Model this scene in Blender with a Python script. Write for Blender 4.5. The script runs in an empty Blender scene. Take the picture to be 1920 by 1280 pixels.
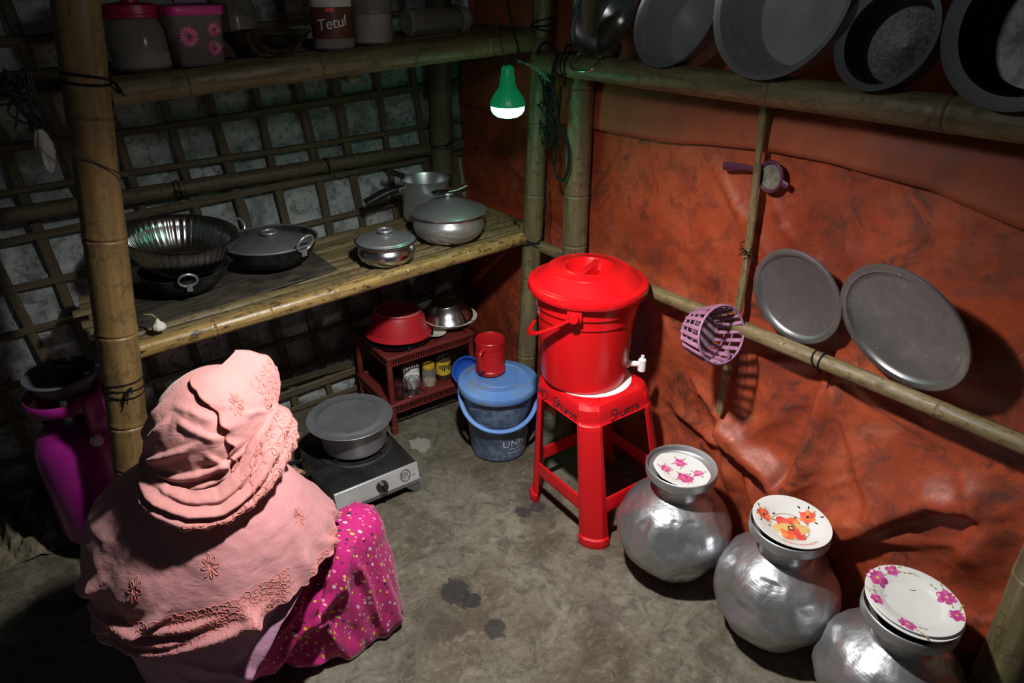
import bpy, bmesh, math, random
import numpy as np
from math import sin, cos, pi, radians, sqrt, exp, atan2
from mathutils import Vector, Matrix, Quaternion, noise as mnoise
from mathutils.bvhtree import BVHTree

random.seed(7)
rng = np.random.default_rng(7)
scene = bpy.context.scene
COL = scene.collection

# ------------------------------------------------------------------ camera
cam_d = bpy.data.cameras.new('camera'); cam = bpy.data.objects.new('camera', cam_d); COL.objects.link(cam)
cam_d.sensor_width = 36.0; cam_d.lens = 1310.0 / 1920.0 * 36.0; cam_d.clip_start = 0.02
cam.location = (-1.398, -2.515, 1.6)
cam.rotation_euler = (radians(62.5), 0, radians(-35.3))
scene.camera = cam

# ------------------------------------------------------------------ world, exposure
w = bpy.data.worlds.new('world'); scene.world = w; w.use_nodes = True
bg = w.node_tree.nodes['Background']; bg.inputs[0].default_value = (0.62, 0.78, 0.92, 1); bg.inputs[1].default_value = 0.030
vs = scene.view_settings
vs.view_transform = 'Standard'; vs.look = 'None'; vs.gamma = 1.0; vs.use_curve_mapping = False
vs.exposure = 0.0
LAMP_POS = (-0.75, -1.52, 1.66); LAMP_W = 118.0      # white LED bulb hanging over the middle of the hut
GREEN_POS = (-0.199, -0.80, 1.272); GREEN_W = 0.45

# ------------------------------------------------------------------ geometry helpers
class G:
    """collects vertices, faces and uvs of one mesh"""
    def __init__(s): s.v = []; s.f = []; s.uv = []
    def add(s, V, F, UV=None):
        o = len(s.v)
        s.v.extend([tuple(map(float, p)) for p in V]); s.f.extend([tuple(i + o for i in q) for q in F])
        s.uv.extend(UV if UV is not None else [(0.0, 0.0)] * len(V)); return s
    def xf(s, M):
        s.v = [tuple(M @ Vector(p)) for p in s.v]; return s
    def lathe(s, prof, n=48, c=(0, 0, 0), sq=None, wob=None):
        V = []; UV = []; L = 0
        for k, (r, z) in enumerate(prof):
            if k: L += math.hypot(r - prof[k-1][0], z - prof[k-1][1])
            for i in range(n + 1):
                a = 2 * pi * i / n; rr = r
                if sq: rr = r / ((abs(cos(a)) ** sq + abs(sin(a)) ** sq) ** (1 / sq))
                if wob: rr, zz = wob(rr, z, a)
                else: zz = z
                V.append((c[0] + rr * cos(a), c[1] + rr * sin(a), c[2] + zz)); UV.append((i / n, L))
        F = []
        for k in range(len(prof) - 1):
            for i in range(n):
                a = k * (n + 1) + i
                F.append((a, a + 1, a + n + 2, a + n + 1))
        return s.add(V, F, UV)
    def tube(s, P, r, n=10, caps=True, flat=1.0, closed=False, flatb=1.0):
        P = [Vector(p) for p in P]; m = len(P)
        R = list(r) if hasattr(r, '__len__') else [r] * m
        T = []
        for i in range(m):
            if closed: t = P[(i + 1) % m] - P[i - 1]
            else: t = P[min(i + 1, m - 1)] - P[max(i - 1, 0)]
            T.append(t.normalized() if t.length > 1e-9 else Vector((0, 0, 1)))
        up = Vector((0, 0, 1)) if abs(T[0].z) < .9 else Vector((1, 0, 0))
        N = (up - T[0] * up.dot(T[0])).normalized()
        V = []; UV = []; L = 0
        for i in range(m):
            if i:
                L += (P[i] - P[i-1]).length
                N = (N - T[i] * N.dot(T[i]))
                N = N.normalized() if N.length > 1e-6 else T[i].orthogonal().normalized()
            B = T[i].cross(N)
            for k in range(n + 1):
                a = 2 * pi * k / n
                V.append(P[i] + (N * cos(a) * flat + B * sin(a) * flatb) * R[i]); UV.append((k / n, L))
        F = []
        for i in range(m if closed else m - 1):
            j = (i + 1) % m
            for k in range(n):
                F.append((i * (n + 1) + k, i * (n + 1) + k + 1, j * (n + 1) + k + 1, j * (n + 1) + k))
        if caps and not closed:
            F.append(tuple(range(n - 1, -1, -1))); F.append(tuple((m - 1) * (n + 1) + k for k in range(n)))
        return s.add(V, F, UV)
    def box(s, x0, x1, y0, y1, z0, z1):
        V = [(x, y, z) for z in (z0, z1) for y in (y0, y1) for x in (x0, x1)]
        return s.add(V, [(0, 2, 3, 1), (4, 5, 7, 6), (0, 1, 5, 4), (2, 6, 7, 3), (0, 4, 6, 2), (1, 3, 7, 5)], [(p[0] + p[1], p[2]) for p in V])
    def hexa(s, V):
        return s.add(V, [(0, 3, 2, 1), (4, 5, 6, 7), (0, 1, 5, 4), (1, 2, 6, 5), (2, 3, 7, 6), (3, 0, 4, 7)], [(p[0] + p[1], p[2]) for p in V])
    def grid(s, A, UV=None, wrap=False):
        """A: array (m, n, 3)"""
        m, n = A.shape[:2]; F = []
        for i in range(m - 1):
            for j in range(n - 1 + (1 if wrap else 0)):
                F.append((i * n + j, i * n + (j + 1) % n, (i + 1) * n + (j + 1) % n, (i + 1) * n + j))
        return s.add(A.reshape(-1, 3), F, [tuple(q) for q in UV.reshape(-1, 2)] if UV is not None else None)
    def bamboo(s, p0, p1, r0, r1, nodes=(), n=16, bow=(0, 0, 0), cap=True, half=False, seed=0):
        p0 = Vector(p0); p1 = Vector(p1); L = (p1 - p0).length; bow = Vector(bow)
        st = set(np.linspace(0, L, max(4, int(L / .05)) + 1).round(4))
        for q in nodes:
            for d in (-.018, -.009, -.005, -.002, .0, .002, .005, .010, .02):
                if 0 < q + d < L: st.add(round(q + d, 4))
        st = sorted(st); R = []; P = []
        for q in st:
            t = q / L; r = r0 + (r1 - r0) * t
            k = 1 + .012 * sin(seed * 3.1 + q * 9)
            for nd in nodes:
                d = q - nd
                k += .038 * exp(-((d - .004) / .008) ** 2) + .026 * exp(-((d + .007) / .005) ** 2) - .085 * exp(-(d / .0022) ** 2)
            R.append(r * k); P.append(p0.lerp(p1, t) + bow * (4 * t * (1 - t)))
        return s.tube(P, R, n, caps=cap)

def link(o): COL.objects.link(o); return o
def obj(name, g, mat, parent=None, smooth=40, mods=None, loc=None):
    me = bpy.data.meshes.new(name)
    if isinstance(g, G):
        me.from_pydata(g.v, [], g.f)
        uvl = me.uv_layers.new(name='UVMap')
        idx = np.zeros(len(me.loops), dtype=np.int64); me.loops.foreach_get('vertex_index', idx)
        uv = np.array(g.uv, dtype=np.float32)[idx]; uvl.data.foreach_set('uv', uv.ravel())
    else: me = g
    me.validate()
    if smooth is not None:
        me.polygons.foreach_set('use_smooth', [True] * len(me.polygons))
        if smooth < 180: me.set_sharp_from_angle(angle=radians(smooth))
    if mat: me.materials.append(mat)
    o = link(bpy.data.objects.new(name, me))
    if parent: o.parent = parent
    if loc: o.location = loc
    for m in (mods or []):
        k = o.modifiers.new(m[0].lower(), m[0])
        for a, b in m[1].items(): setattr(k, a, b)
    return o
def bev(wd=.002, seg=2): return ('BEVEL', dict(width=wd, segments=seg, limit_method='ANGLE', angle_limit=radians(35)))
def solid(t=.004, off=-1): return ('SOLIDIFY', dict(thickness=t, offset=off))
def subd(l=1): return ('SUBSURF', dict(levels=l, render_levels=l))
def tag(o, label, cat, group=None, kind=None):
    o['label'] = label; o['category'] = cat
    if group: o['group'] = group
    if kind: o['kind'] = kind
    return o
def thing(name, label, cat, loc=(0, 0, 0), rot=(0, 0, 0), group=None):
    o = link(bpy.data.objects.new(name, None)); o.location = loc; o.rotation_euler = rot; o.empty_display_size = .05
    return tag(o, label, cat, group)
def struct(o): o['kind'] = 'structure'; return o
def aim(loc, axis, spin=0):
    q = Vector(axis).to_track_quat('Z', 'Y')
    return Matrix.Translation(loc) @ q.to_matrix().to_4x4() @ Matrix.Rotation(spin, 4, 'Z')

def vnoise(x, y, seed=0):
    xi = np.floor(x).astype(np.int64); yi = np.floor(y).astype(np.int64); xf = x - xi; yf = y - yi
    def h(a, b):
        n = (a * 374761393 + b * 668265263 + seed * 974711) & 0x7fffffff
        n = ((n ^ (n >> 13)) * 1274126177) & 0x7fffffff
        return ((n ^ (n >> 16)) & 0xffff) / 65535.0
    u = xf * xf * (3 - 2 * xf); v = yf * yf * (3 - 2 * yf)
    return (h(xi, yi) * (1 - u) + h(xi + 1, yi) * u) * (1 - v) + (h(xi, yi + 1) * (1 - u) + h(xi + 1, yi + 1) * u) * v * 1.0
def fbm(x, y, seed=0, oct=4):
    s = 0; a = .5
    for k in range(oct): s = s + a * (vnoise(x * 2 ** k, y * 2 ** k, seed + k) - .5); a *= .5
    return s
def seg_dist(X, Y, pts):
    """distance to a polyline, the signed side and the 0..1 place along it"""
    best = np.full(X.shape, 1e9); side = np.zeros(X.shape); tt = np.zeros(X.shape)
    n = len(pts) - 1
    for i in range(n):
        (ax, ay), (bx, by) = pts[i], pts[i + 1]
        dx, dy = bx - ax, by - ay; L2 = dx * dx + dy * dy
        t = np.clip(((X - ax) * dx + (Y - ay) * dy) / L2, 0, 1)
        d = np.hypot(X - ax - t * dx, Y - ay - t * dy)
        s = np.sign((X - ax) * dy - (Y - ay) * dx)
        m = d < best
        best = np.where(m, d, best); side = np.where(m, s, side); tt = np.where(m, (i + t) / n, tt)
    return best, side, tt
def fold(X, Y, pts, amp, wd, step=0.0):
    d, s, t = seg_dist(X, Y, pts)
    env = np.clip(np.sin(pi * np.clip(t * .92 + .04, 0, 1)) * 1.6, 0, 1)
    r = amp * np.exp(-(d / wd) ** 2)
    if step: r = r * np.where(s > 0, 1, np.exp(-(d / (wd * step)) ** 2))
    return r * env
def smoothstep(a, b, x): t = np.clip((x - a) / (b - a), 0, 1); return t * t * (3 - 2 * t)
def catmull(P, k=8, closed=False):
    P = [Vector(p) for p in P]; n = len(P); out = []
    rngi = range(n if closed else n - 1)
    for i in rngi:
        if closed: a, b, c, d = P[i - 1], P[i], P[(i + 1) % n], P[(i + 2) % n]
        else: a, b, c, d = P[max(i - 1, 0)], P[i], P[i + 1], P[min(i + 2, n - 1)]
        for j in range(k):
            t = j / k
            out.append(.5 * ((2 * b) + (c - a) * t + (2 * a - 5 * b + 4 * c - d) * t * t + (3 * b - a - 3 * c + d) * t ** 3))
    if not closed: out.append(P[-1])
    return out
def text_geo(body, size=.03, ext=0.0, spacing=1.0):
    cu = bpy.data.curves.new('txt', 'FONT'); cu.body = body; cu.size = size; cu.resolution_u = 3; cu.space_character = spacing
    cu.align_x = 'CENTER'; cu.align_y = 'CENTER'; cu.extrude = ext
    o = bpy.data.objects.new('txt', cu); COL.objects.link(o)
    bpy.context.view_layer.update()
    me = o.evaluated_get(bpy.context.evaluated_depsgraph_get()).to_mesh()
    V = [tuple(v.co) for v in me.vertices]; F = [tuple(p.vertices) for p in me.polygons]
    bpy.data.objects.remove(o); bpy.data.curves.remove(cu)
    return V, F

# ------------------------------------------------------------------ materials
def nd(nt, t, **k):
    n = nt.nodes.new(t)
    for a, b in k.items(): setattr(n, a, b)
    return n
def base_mat(name):
    m = bpy.data.materials.new(name); m.use_nodes = True; nt = m.node_tree
    return m, nt, nt.nodes['Principled BSDF']
def ramp(nt, fac, stops):
    r = nd(nt, 'ShaderNodeValToRGB'); e = r.color_ramp.elements
    e[0].position, e[0].color = stops[0][0], (*stops[0][1], 1)
    e[1].position, e[1].color = stops[-1][0], (*stops[-1][1], 1)
    for p, c in stops[1:-1]:
        k = e.new(p); k.color = (*c, 1)
    nt.links.new(fac, r.inputs[0]); return r.outputs[0]
def coords(nt, kind='Object', scale=(1, 1, 1)):
    tc = nd(nt, 'ShaderNodeTexCoord'); mp = nd(nt, 'ShaderNodeMapping'); mp.inputs['Scale'].default_value = scale
    nt.links.new(tc.outputs[kind], mp.inputs[0]); return mp.outputs[0]
def noise(nt, vec, sc, det=4, rough=.55, dist=0):
    n = nd(nt, 'ShaderNodeTexNoise'); n.inputs['Scale'].default_value = sc; n.inputs['Detail'].default_value = det
    n.inputs['Roughness'].default_value = rough; n.inputs['Distortion'].default_value = dist
    nt.links.new(vec, n.inputs['Vector']); return n.outputs[0]
def mixc(nt, fac, a, b, mode='MIX'):
    m = nd(nt, 'ShaderNodeMix', data_type='RGBA', blend_type=mode)
    for sock, v in ((m.inputs[0], fac), (m.inputs[6], a), (m.inputs[7], b)):
        if hasattr(v, 'is_linked'): nt.links.new(v, sock)
        else: sock.default_value = v if isinstance(v, (int, float)) else (*v, 1)
    return m.outputs[2]
def maprange(nt, v, a, b, c=0, d=1):
    m = nd(nt, 'ShaderNodeMapRange'); nt.links.new(v, m.inputs[0])
    for i, q in enumerate((a, b, c, d)): m.inputs[i + 1].default_value = q
    return m.outputs[0]
def bump(nt, bs, h, st=.3, d=.002):
    b = nd(nt, 'ShaderNodeBump'); b.inputs['Strength'].default_value = st; b.inputs['Distance'].default_value = d
    nt.links.new(h, b.inputs['Height']); nt.links.new(b.outputs[0], bs.inputs['Normal'])
def simple(name, c1, c2=None, sc=20, rough=.5, rough2=None, metal=0, bst=0, bsc=None, kind='Object', stretch=(1, 1, 1), lo=.35, hi=.65, spec=.5, sheen=0, coat=0, trans=0, alpha=1, det=5, ior=1.45):
    m, nt, bs = base_mat(name); v = coords(nt, kind, stretch)
    n = noise(nt, v, sc, det)
    if c2 is not None: nt.links.new(ramp(nt, n, [(lo, c1), (hi, c2)]), bs.inputs['Base Color'])
    else: bs.inputs['Base Color'].default_value = (*c1, 1)
    bs.inputs['Metallic'].default_value = metal; bs.inputs['Roughness'].default_value = rough
    if rough2 is not None: nt.links.new(maprange(nt, n, .3, .7, rough, rough2), bs.inputs['Roughness'])
    bs.inputs['Specular IOR Level'].default_value = spec; bs.inputs['IOR'].default_value = ior
    bs.inputs['Sheen Weight'].default_value = sheen; bs.inputs['Coat Weight'].default_value = coat
    bs.inputs['Transmission Weight'].default_value = trans; bs.inputs['Alpha'].default_value = alpha
    if bst: bump(nt, bs, noise(nt, v, bsc or sc * 3, 3), bst)
    return m
def emit(name, col, st):
    m, nt, bs = base_mat(name); bs.inputs['Base Color'].default_value = (*col, 1)
    bs.inputs['Emission Color'].default_value = (*col, 1); bs.inputs['Emission Strength'].default_value = st; return m
M = {}
def bamboo_mat(name, dark, mid, light, gloss=.5, spots=.5):
    m, nt, bs = base_mat(name); v = coords(nt, 'UV', (5, 2.0, 1)); v2 = coords(nt, 'UV', (3, 9, 1)); v3 = coords(nt, 'UV', (22, 3, 1))
    a = noise(nt, v, 2.2, 5, .6, .4); f = noise(nt, v3, 3, 4, .6); sp = noise(nt, v2, 2.4, 6, .72, 1.0)
    c = ramp(nt, a, [(.3, dark), (.5, mid), (.7, light)])
    c = mixc(nt, maprange(nt, f, .35, .7, 0, .45), c, tuple(q * .55 for q in mid))
    c = mixc(nt, maprange(nt, sp, .53, .60, 0, spots), c, (.035, .022, .01))
    nt.links.new(c, bs.inputs['Base Color'])
    nt.links.new(maprange(nt, sp, .3, .7, gloss - .12, gloss + .2), bs.inputs['Roughness'])
    bump(nt, bs, f, .35, .0015); return m
M['bamboo'] = bamboo_mat('bamboo_weathered', (.075, .060, .028), (.15, .122, .058), (.23, .19, .095), .5, .5)
M['bamboo_y'] = bamboo_mat('bamboo_yellow', (.12, .070, .024), (.21, .130, .048), (.27, .18, .07), .42, .45)
M['bamboo_g'] = bamboo_mat('bamboo_shelf_pole', (.15, .09, .03), (.32, .215, .075), (.50, .36, .135), .27, .95)
M['slat'] = bamboo_mat('split_bamboo', (.10, .072, .032), (.19, .142, .066), (.27, .21, .105), .45, .6)
M['strip'] = bamboo_mat('lattice_strip', (.065, .050, .028), (.11, .087, .05), (.155, .122, .072), .6, .4)
M['rope'] = simple('black_cord', (.008, .008, .009), (.016, .016, .016), 60, .85, spec=.15)
M['wire'] = simple('dark_wire', (.02, .02, .022), rough=.5)

def tarp_mat():
    m, nt, bs = base_mat('orange_tarpaulin'); v = coords(nt)
    n1 = noise(nt, v, 2.6, 6, .62, .3); n2 = noise(nt, v, 14, 6, .7, .6); n3 = noise(nt, coords(nt, 'Object', (1, 60, 3)), 6, 3, .5)
    n4 = noise(nt, v, 5.5, 8, .75, 1.2)
    c = ramp(nt, n1, [(.36, (.20, .032, .014)), (.5, (.34, .056, .020)), (.62, (.42, .085, .035))])
    c = mixc(nt, maprange(nt, n2, .46, .62, 0, .60), c, (.13, .034, .020))
    c = mixc(nt, maprange(nt, n4, .55, .64, 0, .75), c, (.055, .026, .020))
    c = mixc(nt, maprange(nt, n4, .42, .32, 0, .45), c, (.44, .16, .10))
    nt.links.new(c, bs.inputs['Base Color'])
    nt.links.new(maprange(nt, n2, .3, .7, .36, .58), bs.inputs['Roughness']); bs.inputs['Specular IOR Level'].default_value = .4
    bump(nt, bs, n4, .45, .006); return m
M['tarp'] = tarp_mat()
def tarp2_mat():
    m, nt, bs = base_mat('brown_orange_tarpaulin'); v = coords(nt)
    n1 = noise(nt, v, 3.2, 6, .62, .3); n4 = noise(nt, v, 6.5, 8, .75, 1.2)
    c = ramp(nt, n1, [(.30, (.20, .055, .03)), (.5, (.32, .075, .035)), (.68, (.38, .10, .05))])
    c = mixc(nt, maprange(nt, n4, .52, .70, 0, .6), c, (.13, .065, .045))
    nt.links.new(c, bs.inputs['Base Color']); bs.inputs['Roughness'].default_value = .55; bs.inputs['Specular IOR Level'].default_value = .35
    bump(nt, bs, n4, .4, .005); return m
M['tarp2'] = tarp2_mat()
def sheet_mat():
    m, nt, bs = base_mat('dirty_white_plastic_sheet'); v = coords(nt)
    n1 = noise(nt, v, 5, 7, .7, .6); n2 = noise(nt, v, 26, 6, .75, 1.0); n3 = noise(nt, v, 1.7, 4, .6)
    c = ramp(nt, n1, [(.38, (.20, .225, .22)), (.52, (.38, .415, .41)), (.64, (.50, .54, .54))])
    c = mixc(nt, maprange(nt, n2, .50, .60, 0, .75), c, (.10, .108, .10))
    c = mixc(nt, maprange(nt, n3, .55, .75, 0, .5), c, (.16, .165, .15))
    nt.links.new(c, bs.inputs['Base Color']); bs.inputs['Roughness'].default_value = .55
    bump(nt, bs, n1, .5, .008); return m
M['sheet'] = sheet_mat()
BK = (.020, .018, .018); GY = (.36, .36, .32)
STAINS = [((-.680, -1.205), .10, BK, .85), ((-.66, -1.265), .06, BK, .9), ((-.655, -1.385), .07, BK, .8), ((-.77, -1.30), .10, (.06, .045, .035), .6), ((-.31, -1.04), .06, (.035, .032, .034), .85), ((-.255, -1.05), .06, (.035, .032, .034), .85), ((-.26, -1.36), .06, (.07, .045, .035), .6), ((-.41, -.50), .09, GY, .75), ((-.37, -1.52), .12, (.075, .055, .04), .5), ((-1.62, -.55), .2, (.04, .03, .02), .6)]
def floor_mat():
    m, nt, bs = base_mat('worn_cement_floor'); v = coords(nt)
    n1 = noise(nt, v, 2.6, 8, .66, .6); n2 = noise(nt, v, 13, 9, .74, 1.0); n3 = noise(nt, v, 55, 8, .75, .6); n4 = noise(nt, v, 6.5, 9, .78, 1.8); n5 = noise(nt, v, 1.3, 4, .55); n6 = noise(nt, v, 24, 8, .8, 2.2)
    c = ramp(nt, n1, [(.36, (.085, .066, .040)), (.45, (.135, .112, .078)), (.53, (.19, .168, .125)), (.64, (.245, .228, .175))])
    c = mixc(nt, maprange(nt, n5, .45, .60, 0, .6), c, (.125, .125, .098))
    c = mixc(nt, maprange(nt, n2, .48, .62, 0, .70), c, (.060, .049, .032))
    c = mixc(nt, maprange(nt, n2, .44, .34, 0, .55), c, (.30, .275, .215))
    c = mixc(nt, maprange(nt, n3, .54, .66, 0, .60), c, (.045, .036, .024))
    c = mixc(nt, maprange(nt, n3, .43, .33, 0, .50), c, (.36, .33, .26))
    c = mixc(nt, maprange(nt, n6, .60, .66, 0, .80), c, (.022, .018, .014))
    # burnt stains and a chalky spill, each with its own place and ragged edge
    nm = noise(nt, v, 17, 8, .8, 1.0)
    for (x, y), r, col, k in STAINS:
        vd = nd(nt, 'ShaderNodeVectorMath', operation='DISTANCE'); nt.links.new(v, vd.inputs[0]); vd.inputs[1].default_value = (x, y, 0)
        d = maprange(nt, vd.outputs['Value'], 0, r, .5, -.35)
        ad = nd(nt, 'ShaderNodeMath', operation='ADD'); nt.links.new(d, ad.inputs[0]); nt.links.new(nm, ad.inputs[1])
        c = mixc(nt, maprange(nt, ad.outputs[0], .56, .66, 0, k), c, col)
    nt.links.new(c, bs.inputs['Base Color'])
    nt.links.new(maprange(nt, n2, .35, .65, .40, .72), bs.inputs['Roughness'])
    mh = nd(nt, 'ShaderNodeMath', operation='ADD'); nt.links.new(n2, mh.inputs[0]); nt.links.new(n3, mh.inputs[1])
    bump(nt, bs, mh.outputs[0], .75, .006); return m
M['floor'] = floor_mat()
def alu_mat(name, c=(.52, .53, .55), rough=.36, scratch=.5, rings=False, dirt=.35, metal=1):
    m, nt, bs = base_mat(name); v = coords(nt)
    n1 = noise(nt, v, 7, 6, .65, .4); n2 = noise(nt, v, 60, 5, .7)
    col = ramp(nt, n1, [(.3, tuple(q * (1 - dirt) for q in c)), (.6, c), (.8, tuple(min(1, q * 1.12) for q in c))])
    nt.links.new(col, bs.inputs['Base Color']); bs.inputs['Metallic'].default_value = metal
    nt.links.new(maprange(nt, n1, .3, .7, rough + .12, rough - .05), bs.inputs['Roughness'])
    if rings:
        wv = nd(nt, 'ShaderNodeTexWave', wave_type='RINGS', rings_direction='Z'); wv.inputs['Scale'].default_value = 60; wv.inputs['Distortion'].default_value = 1.0
        nt.links.new(v, wv.inputs[0])
        mx = nd(nt, 'ShaderNodeMath', operation='MULTIPLY_ADD'); nt.links.new(wv.outputs['Fac'], mx.inputs[0]); mx.inputs[1].default_value = .25; nt.links.new(n2, mx.inputs[2])
        bump(nt, bs, mx.outputs[0], scratch * .35, .0012)
    else: bump(nt, bs, n2, scratch * .3, .0008)
    if rings:                                   # small hammered dents
        dn = noise(nt, v, 15, 3, .45, .3); b2 = nd(nt, 'ShaderNodeBump'); b2.inputs['Strength'].default_value = .55; b2.inputs['Distance'].default_value = .012
        nt.links.new(dn, b2.inputs['Height']); nt.links.new(bs.inputs['Normal'].links[0].from_node.outputs[0], b2.inputs['Normal']); nt.links.new(b2.outputs[0], bs.inputs['Normal'])
    return m
M['alu'] = alu_mat('dull_aluminium', (.52, .53, .55), .40, metal=.78)
M['alu_pot'] = alu_mat('dented_aluminium', (.56, .57, .60), .35, .6, True, .4, .88)
M['alu_dark'] = alu_mat('grey_aluminium', (.25, .26, .28), .42, .5, False, .4, .55)
M['alu_in'] = alu_mat('worn_aluminium_inside', (.40, .42, .42), .5, .8, False, .35, .55)
M['steel'] = alu_mat('polished_steel', (.58, .58, .58), .20, .15, False, .15)
M['steel_b'] = alu_mat('brushed_steel', (.62, .63, .65), .30, .3, False, .22, .78)
M['soot'] = simple('sooty_black_metal', (.006, .006, .006), (.03, .028, .026), 30, .55, .75, 0, .3)
M['enamel_top'] = simple('black_stove_top', (.010, .010, .011), (.028, .028, .03), 9, .25, .42, 0, .1)
M['black_pl'] = simple('black_bakelite', (.012, .012, .013), (.02, .02, .02), 40, .3, .45)
M['red_pl'] = simple('glossy_red_plastic', (.68, .006, .010), (.74, .009, .013), 4, .24, .30, spec=.5)
M['red_stool'] = simple('red_stool_plastic', (.60, .006, .012), (.68, .009, .014), 5, .30, .40)
M['red_tub'] = simple('dull_red_plastic', (.42, .012, .022), (.50, .018, .026), 7, .42, .55)
M['red_mug'] = simple('red_mug_plastic', (.42, .010, .014), (.48, .014, .018), 7, .3, .4)
M['maroon'] = simple('maroon_rack_plastic', (.125, .018, .015), (.175, .026, .021), 14, .42, .58)
M['blue_pl'] = simple('scuffed_blue_plastic', (.10, .24, .60), (.16, .33, .72), 6, .42, .6)
M['white_pl'] = simple('white_plastic', (.78, .80, .82), (.86, .87, .88), 10, .35)
M['paper'] = simple('white_paper', (.80, .82, .84), rough=.8)
M['cream'] = simple('cream_melamine', (.72, .70, .60), (.78, .76, .66), 8, .25)
M['china'] = simple('glazed_china', (.70, .715, .70), (.76, .775, .77), 5, .14, .22, spec=.6)
M['ink'] = simple('black_marker', (.012, .01, .012), rough=.6)
M['magenta_cyl'] = simple('magenta_enamel', (.30, .010, .20), (.36, .016, .25), 6, .25, .4, coat=.2)
M['grey_pl'] = simple('grey_plastic', (.11, .125, .15), (.15, .165, .19), 12, .4)
M['lav'] = simple('lavender_plastic_dusty', (.24, .10, .18), (.34, .165, .26), 30, .55, lo=.3, hi=.7)
M['lav_in'] = simple('dusty_basket_inside', (.16, .10, .12), (.30, .20, .25), 40, .8)
M['plum'] = simple('plum_plastic', (.075, .018, .045), (.10, .024, .06), 20, .45)
M['gauze'] = simple('dusty_strainer_mesh', (.13, .12, .095), (.25, .23, .18), 90, .9, bst=.6, bsc=300)
M['board'] = simple('dark_worn_board', (.028, .024, .019), (.085, .072, .056), 14, .6, .8, stretch=(1, 3, 1), bst=.3)
M['skin'] = simple('brown_skin', (.30, .165, .11), (.34, .19, .13), 30, .5)
M['hair'] = simple('black_hair', (.012, .010, .009), rough=.45)
def glassy(name, col, rough=.05, ior=1.3, tr=.9):
    m, nt, bs = base_mat(name); bs.inputs['Base Color'].default_value = (*col, 1); bs.inputs['Transmission Weight'].default_value = tr
    bs.inputs['Roughness'].default_value = rough; bs.inputs['IOR'].default_value = ior; return m
M['glass'] = glassy('clear_glass', (.93, .95, .94), .03, 1.4, 1)
M['clear_pl'] = glassy('clear_plastic_jar', (.74, .70, .64), .15, 1.2, .86)
M['bag'] = glassy('crumpled_clear_bag', (.85, .84, .82), .35, 1.15, .6)
M['bluebody'] = simple('translucent_blue_grey_plastic', (.075, .115, .20), (.16, .22, .33), 26, .35, .5, lo=.42, hi=.55)

# ================================================================== THE SETTING
# ---- floor
xs = np.linspace(-2.6, .45, 180); ys = np.linspace(-3.1, .12, 190)
YY, XX = np.meshgrid(ys, xs, indexing='ij')
ZZ = .010 * fbm(XX * 2.2, YY * 2.2, 3, 3) + .006 * fbm(XX * 9, YY * 9, 5, 3)
ZZ = np.minimum(ZZ, .0012) - .0012
g = G().grid(np.stack([XX, YY, ZZ], -1)); floor = struct(obj('floor', g, M['floor'], smooth=180))
# ---- ceiling (thatch and sheet over the hut, out of view)
xs = np.linspace(-2.6, .35, 40); ys = np.linspace(-3.1, .12, 40)
YY, XX = np.meshgrid(ys, xs, indexing='ij')
g = G().grid(np.stack([XX, YY, 2.25 + .03 * fbm(XX * 3, YY * 3, 9)], -1)); struct(obj('ceiling', g, M['board'], smooth=180, mods=[solid(.01, 1)]))

# ---- left wall: dirty white sheet behind a lattice of split bamboo
xs = np.linspace(-2.6, .17, 240); zs_ = np.linspace(-.01, 2.22, 190)
ZZ, XX = np.meshgrid(zs_, xs, indexing='ij')
D = .030 * fbm(XX * 4, ZZ * 4, 21, 4) + .012 * fbm(XX * 13, ZZ * 13, 22, 3) + .02
cell = np.abs(np.sin(pi * (XX + .05) / .148)) * np.abs(np.sin(pi * (ZZ - .035) / .135))
D = D + .010 * cell
for k in range(26):
    x0 = rng.uniform(-2, .1); z0 = rng.uniform(.1, 1.6); a_ = rng.uniform(-.9, .9); L = rng.uniform(.08, .22)
    D = D - fold(XX, ZZ, [(x0, z0), (x0 + L * cos(a_), z0 + L * sin(a_))], rng.uniform(.004, .009), rng.uniform(.008, .016), .4)
g = G().grid(np.stack([XX, D, ZZ], -1)); wall_left = struct(obj('wall_left', g, M['sheet'], smooth=180))
def strip(p0, p1, wd, th, seed, parent, mat='strip'):
    """flat split-bamboo strip, slightly wavy, wd wide in the wall plane"""
    p0 = Vector(p0); p1 = Vector(p1); n = 14; d = (p1 - p0).normalized(); s = d.cross(Vector((0, -1, 0))).normalized(); V = []; UV = []
    L = (p1 - p0).length
    for i in range(n + 1):
        t = i / n; c = p0.lerp(p1, t) + s * .006 * sin(seed * 2.3 + t * 7) + Vector((0, -1, 0)) * .004 * sin(seed + t * 9)
        h = wd * .5 * (1 + .12 * sin(seed * 5 + t * 11))
        for a_, b_ in ((-1, 0), (-.7, 1), (.7, 1), (1, 0)):
            V.append(c + s * h * a_ + Vector((0, -th, 0)) * b_); UV.append((a_ * .15 + seed * .37, t * L + seed))
    F = []
    for i in range(n):
        for k in range(3): F.append((i*4+k, i*4+k+1, i*4+k+5, i*4+k+4))
        F.append((i*4+3, i*4, i*4+4, i*4+7))
    F += [(3, 2, 1, 0), (n*4, n*4+1, n*4+2, n*4+3)]
    return obj('lattice_strip', G().add(V, F, UV), M[mat], parent, 30)
for k, x in enumerate((-2.28, -2.13, -1.98, -1.83, -1.68, -1.53, -1.40, -1.245, -1.095, -.945, -.795, -.648, -.50, -.357, -.205, -.05, .09)):
    strip((x + .082, -.004, .005), (x - .105, -.004, 2.15), .031 + .004 * sin(k * 2.1), .006, k + 1, wall_left)
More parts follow.
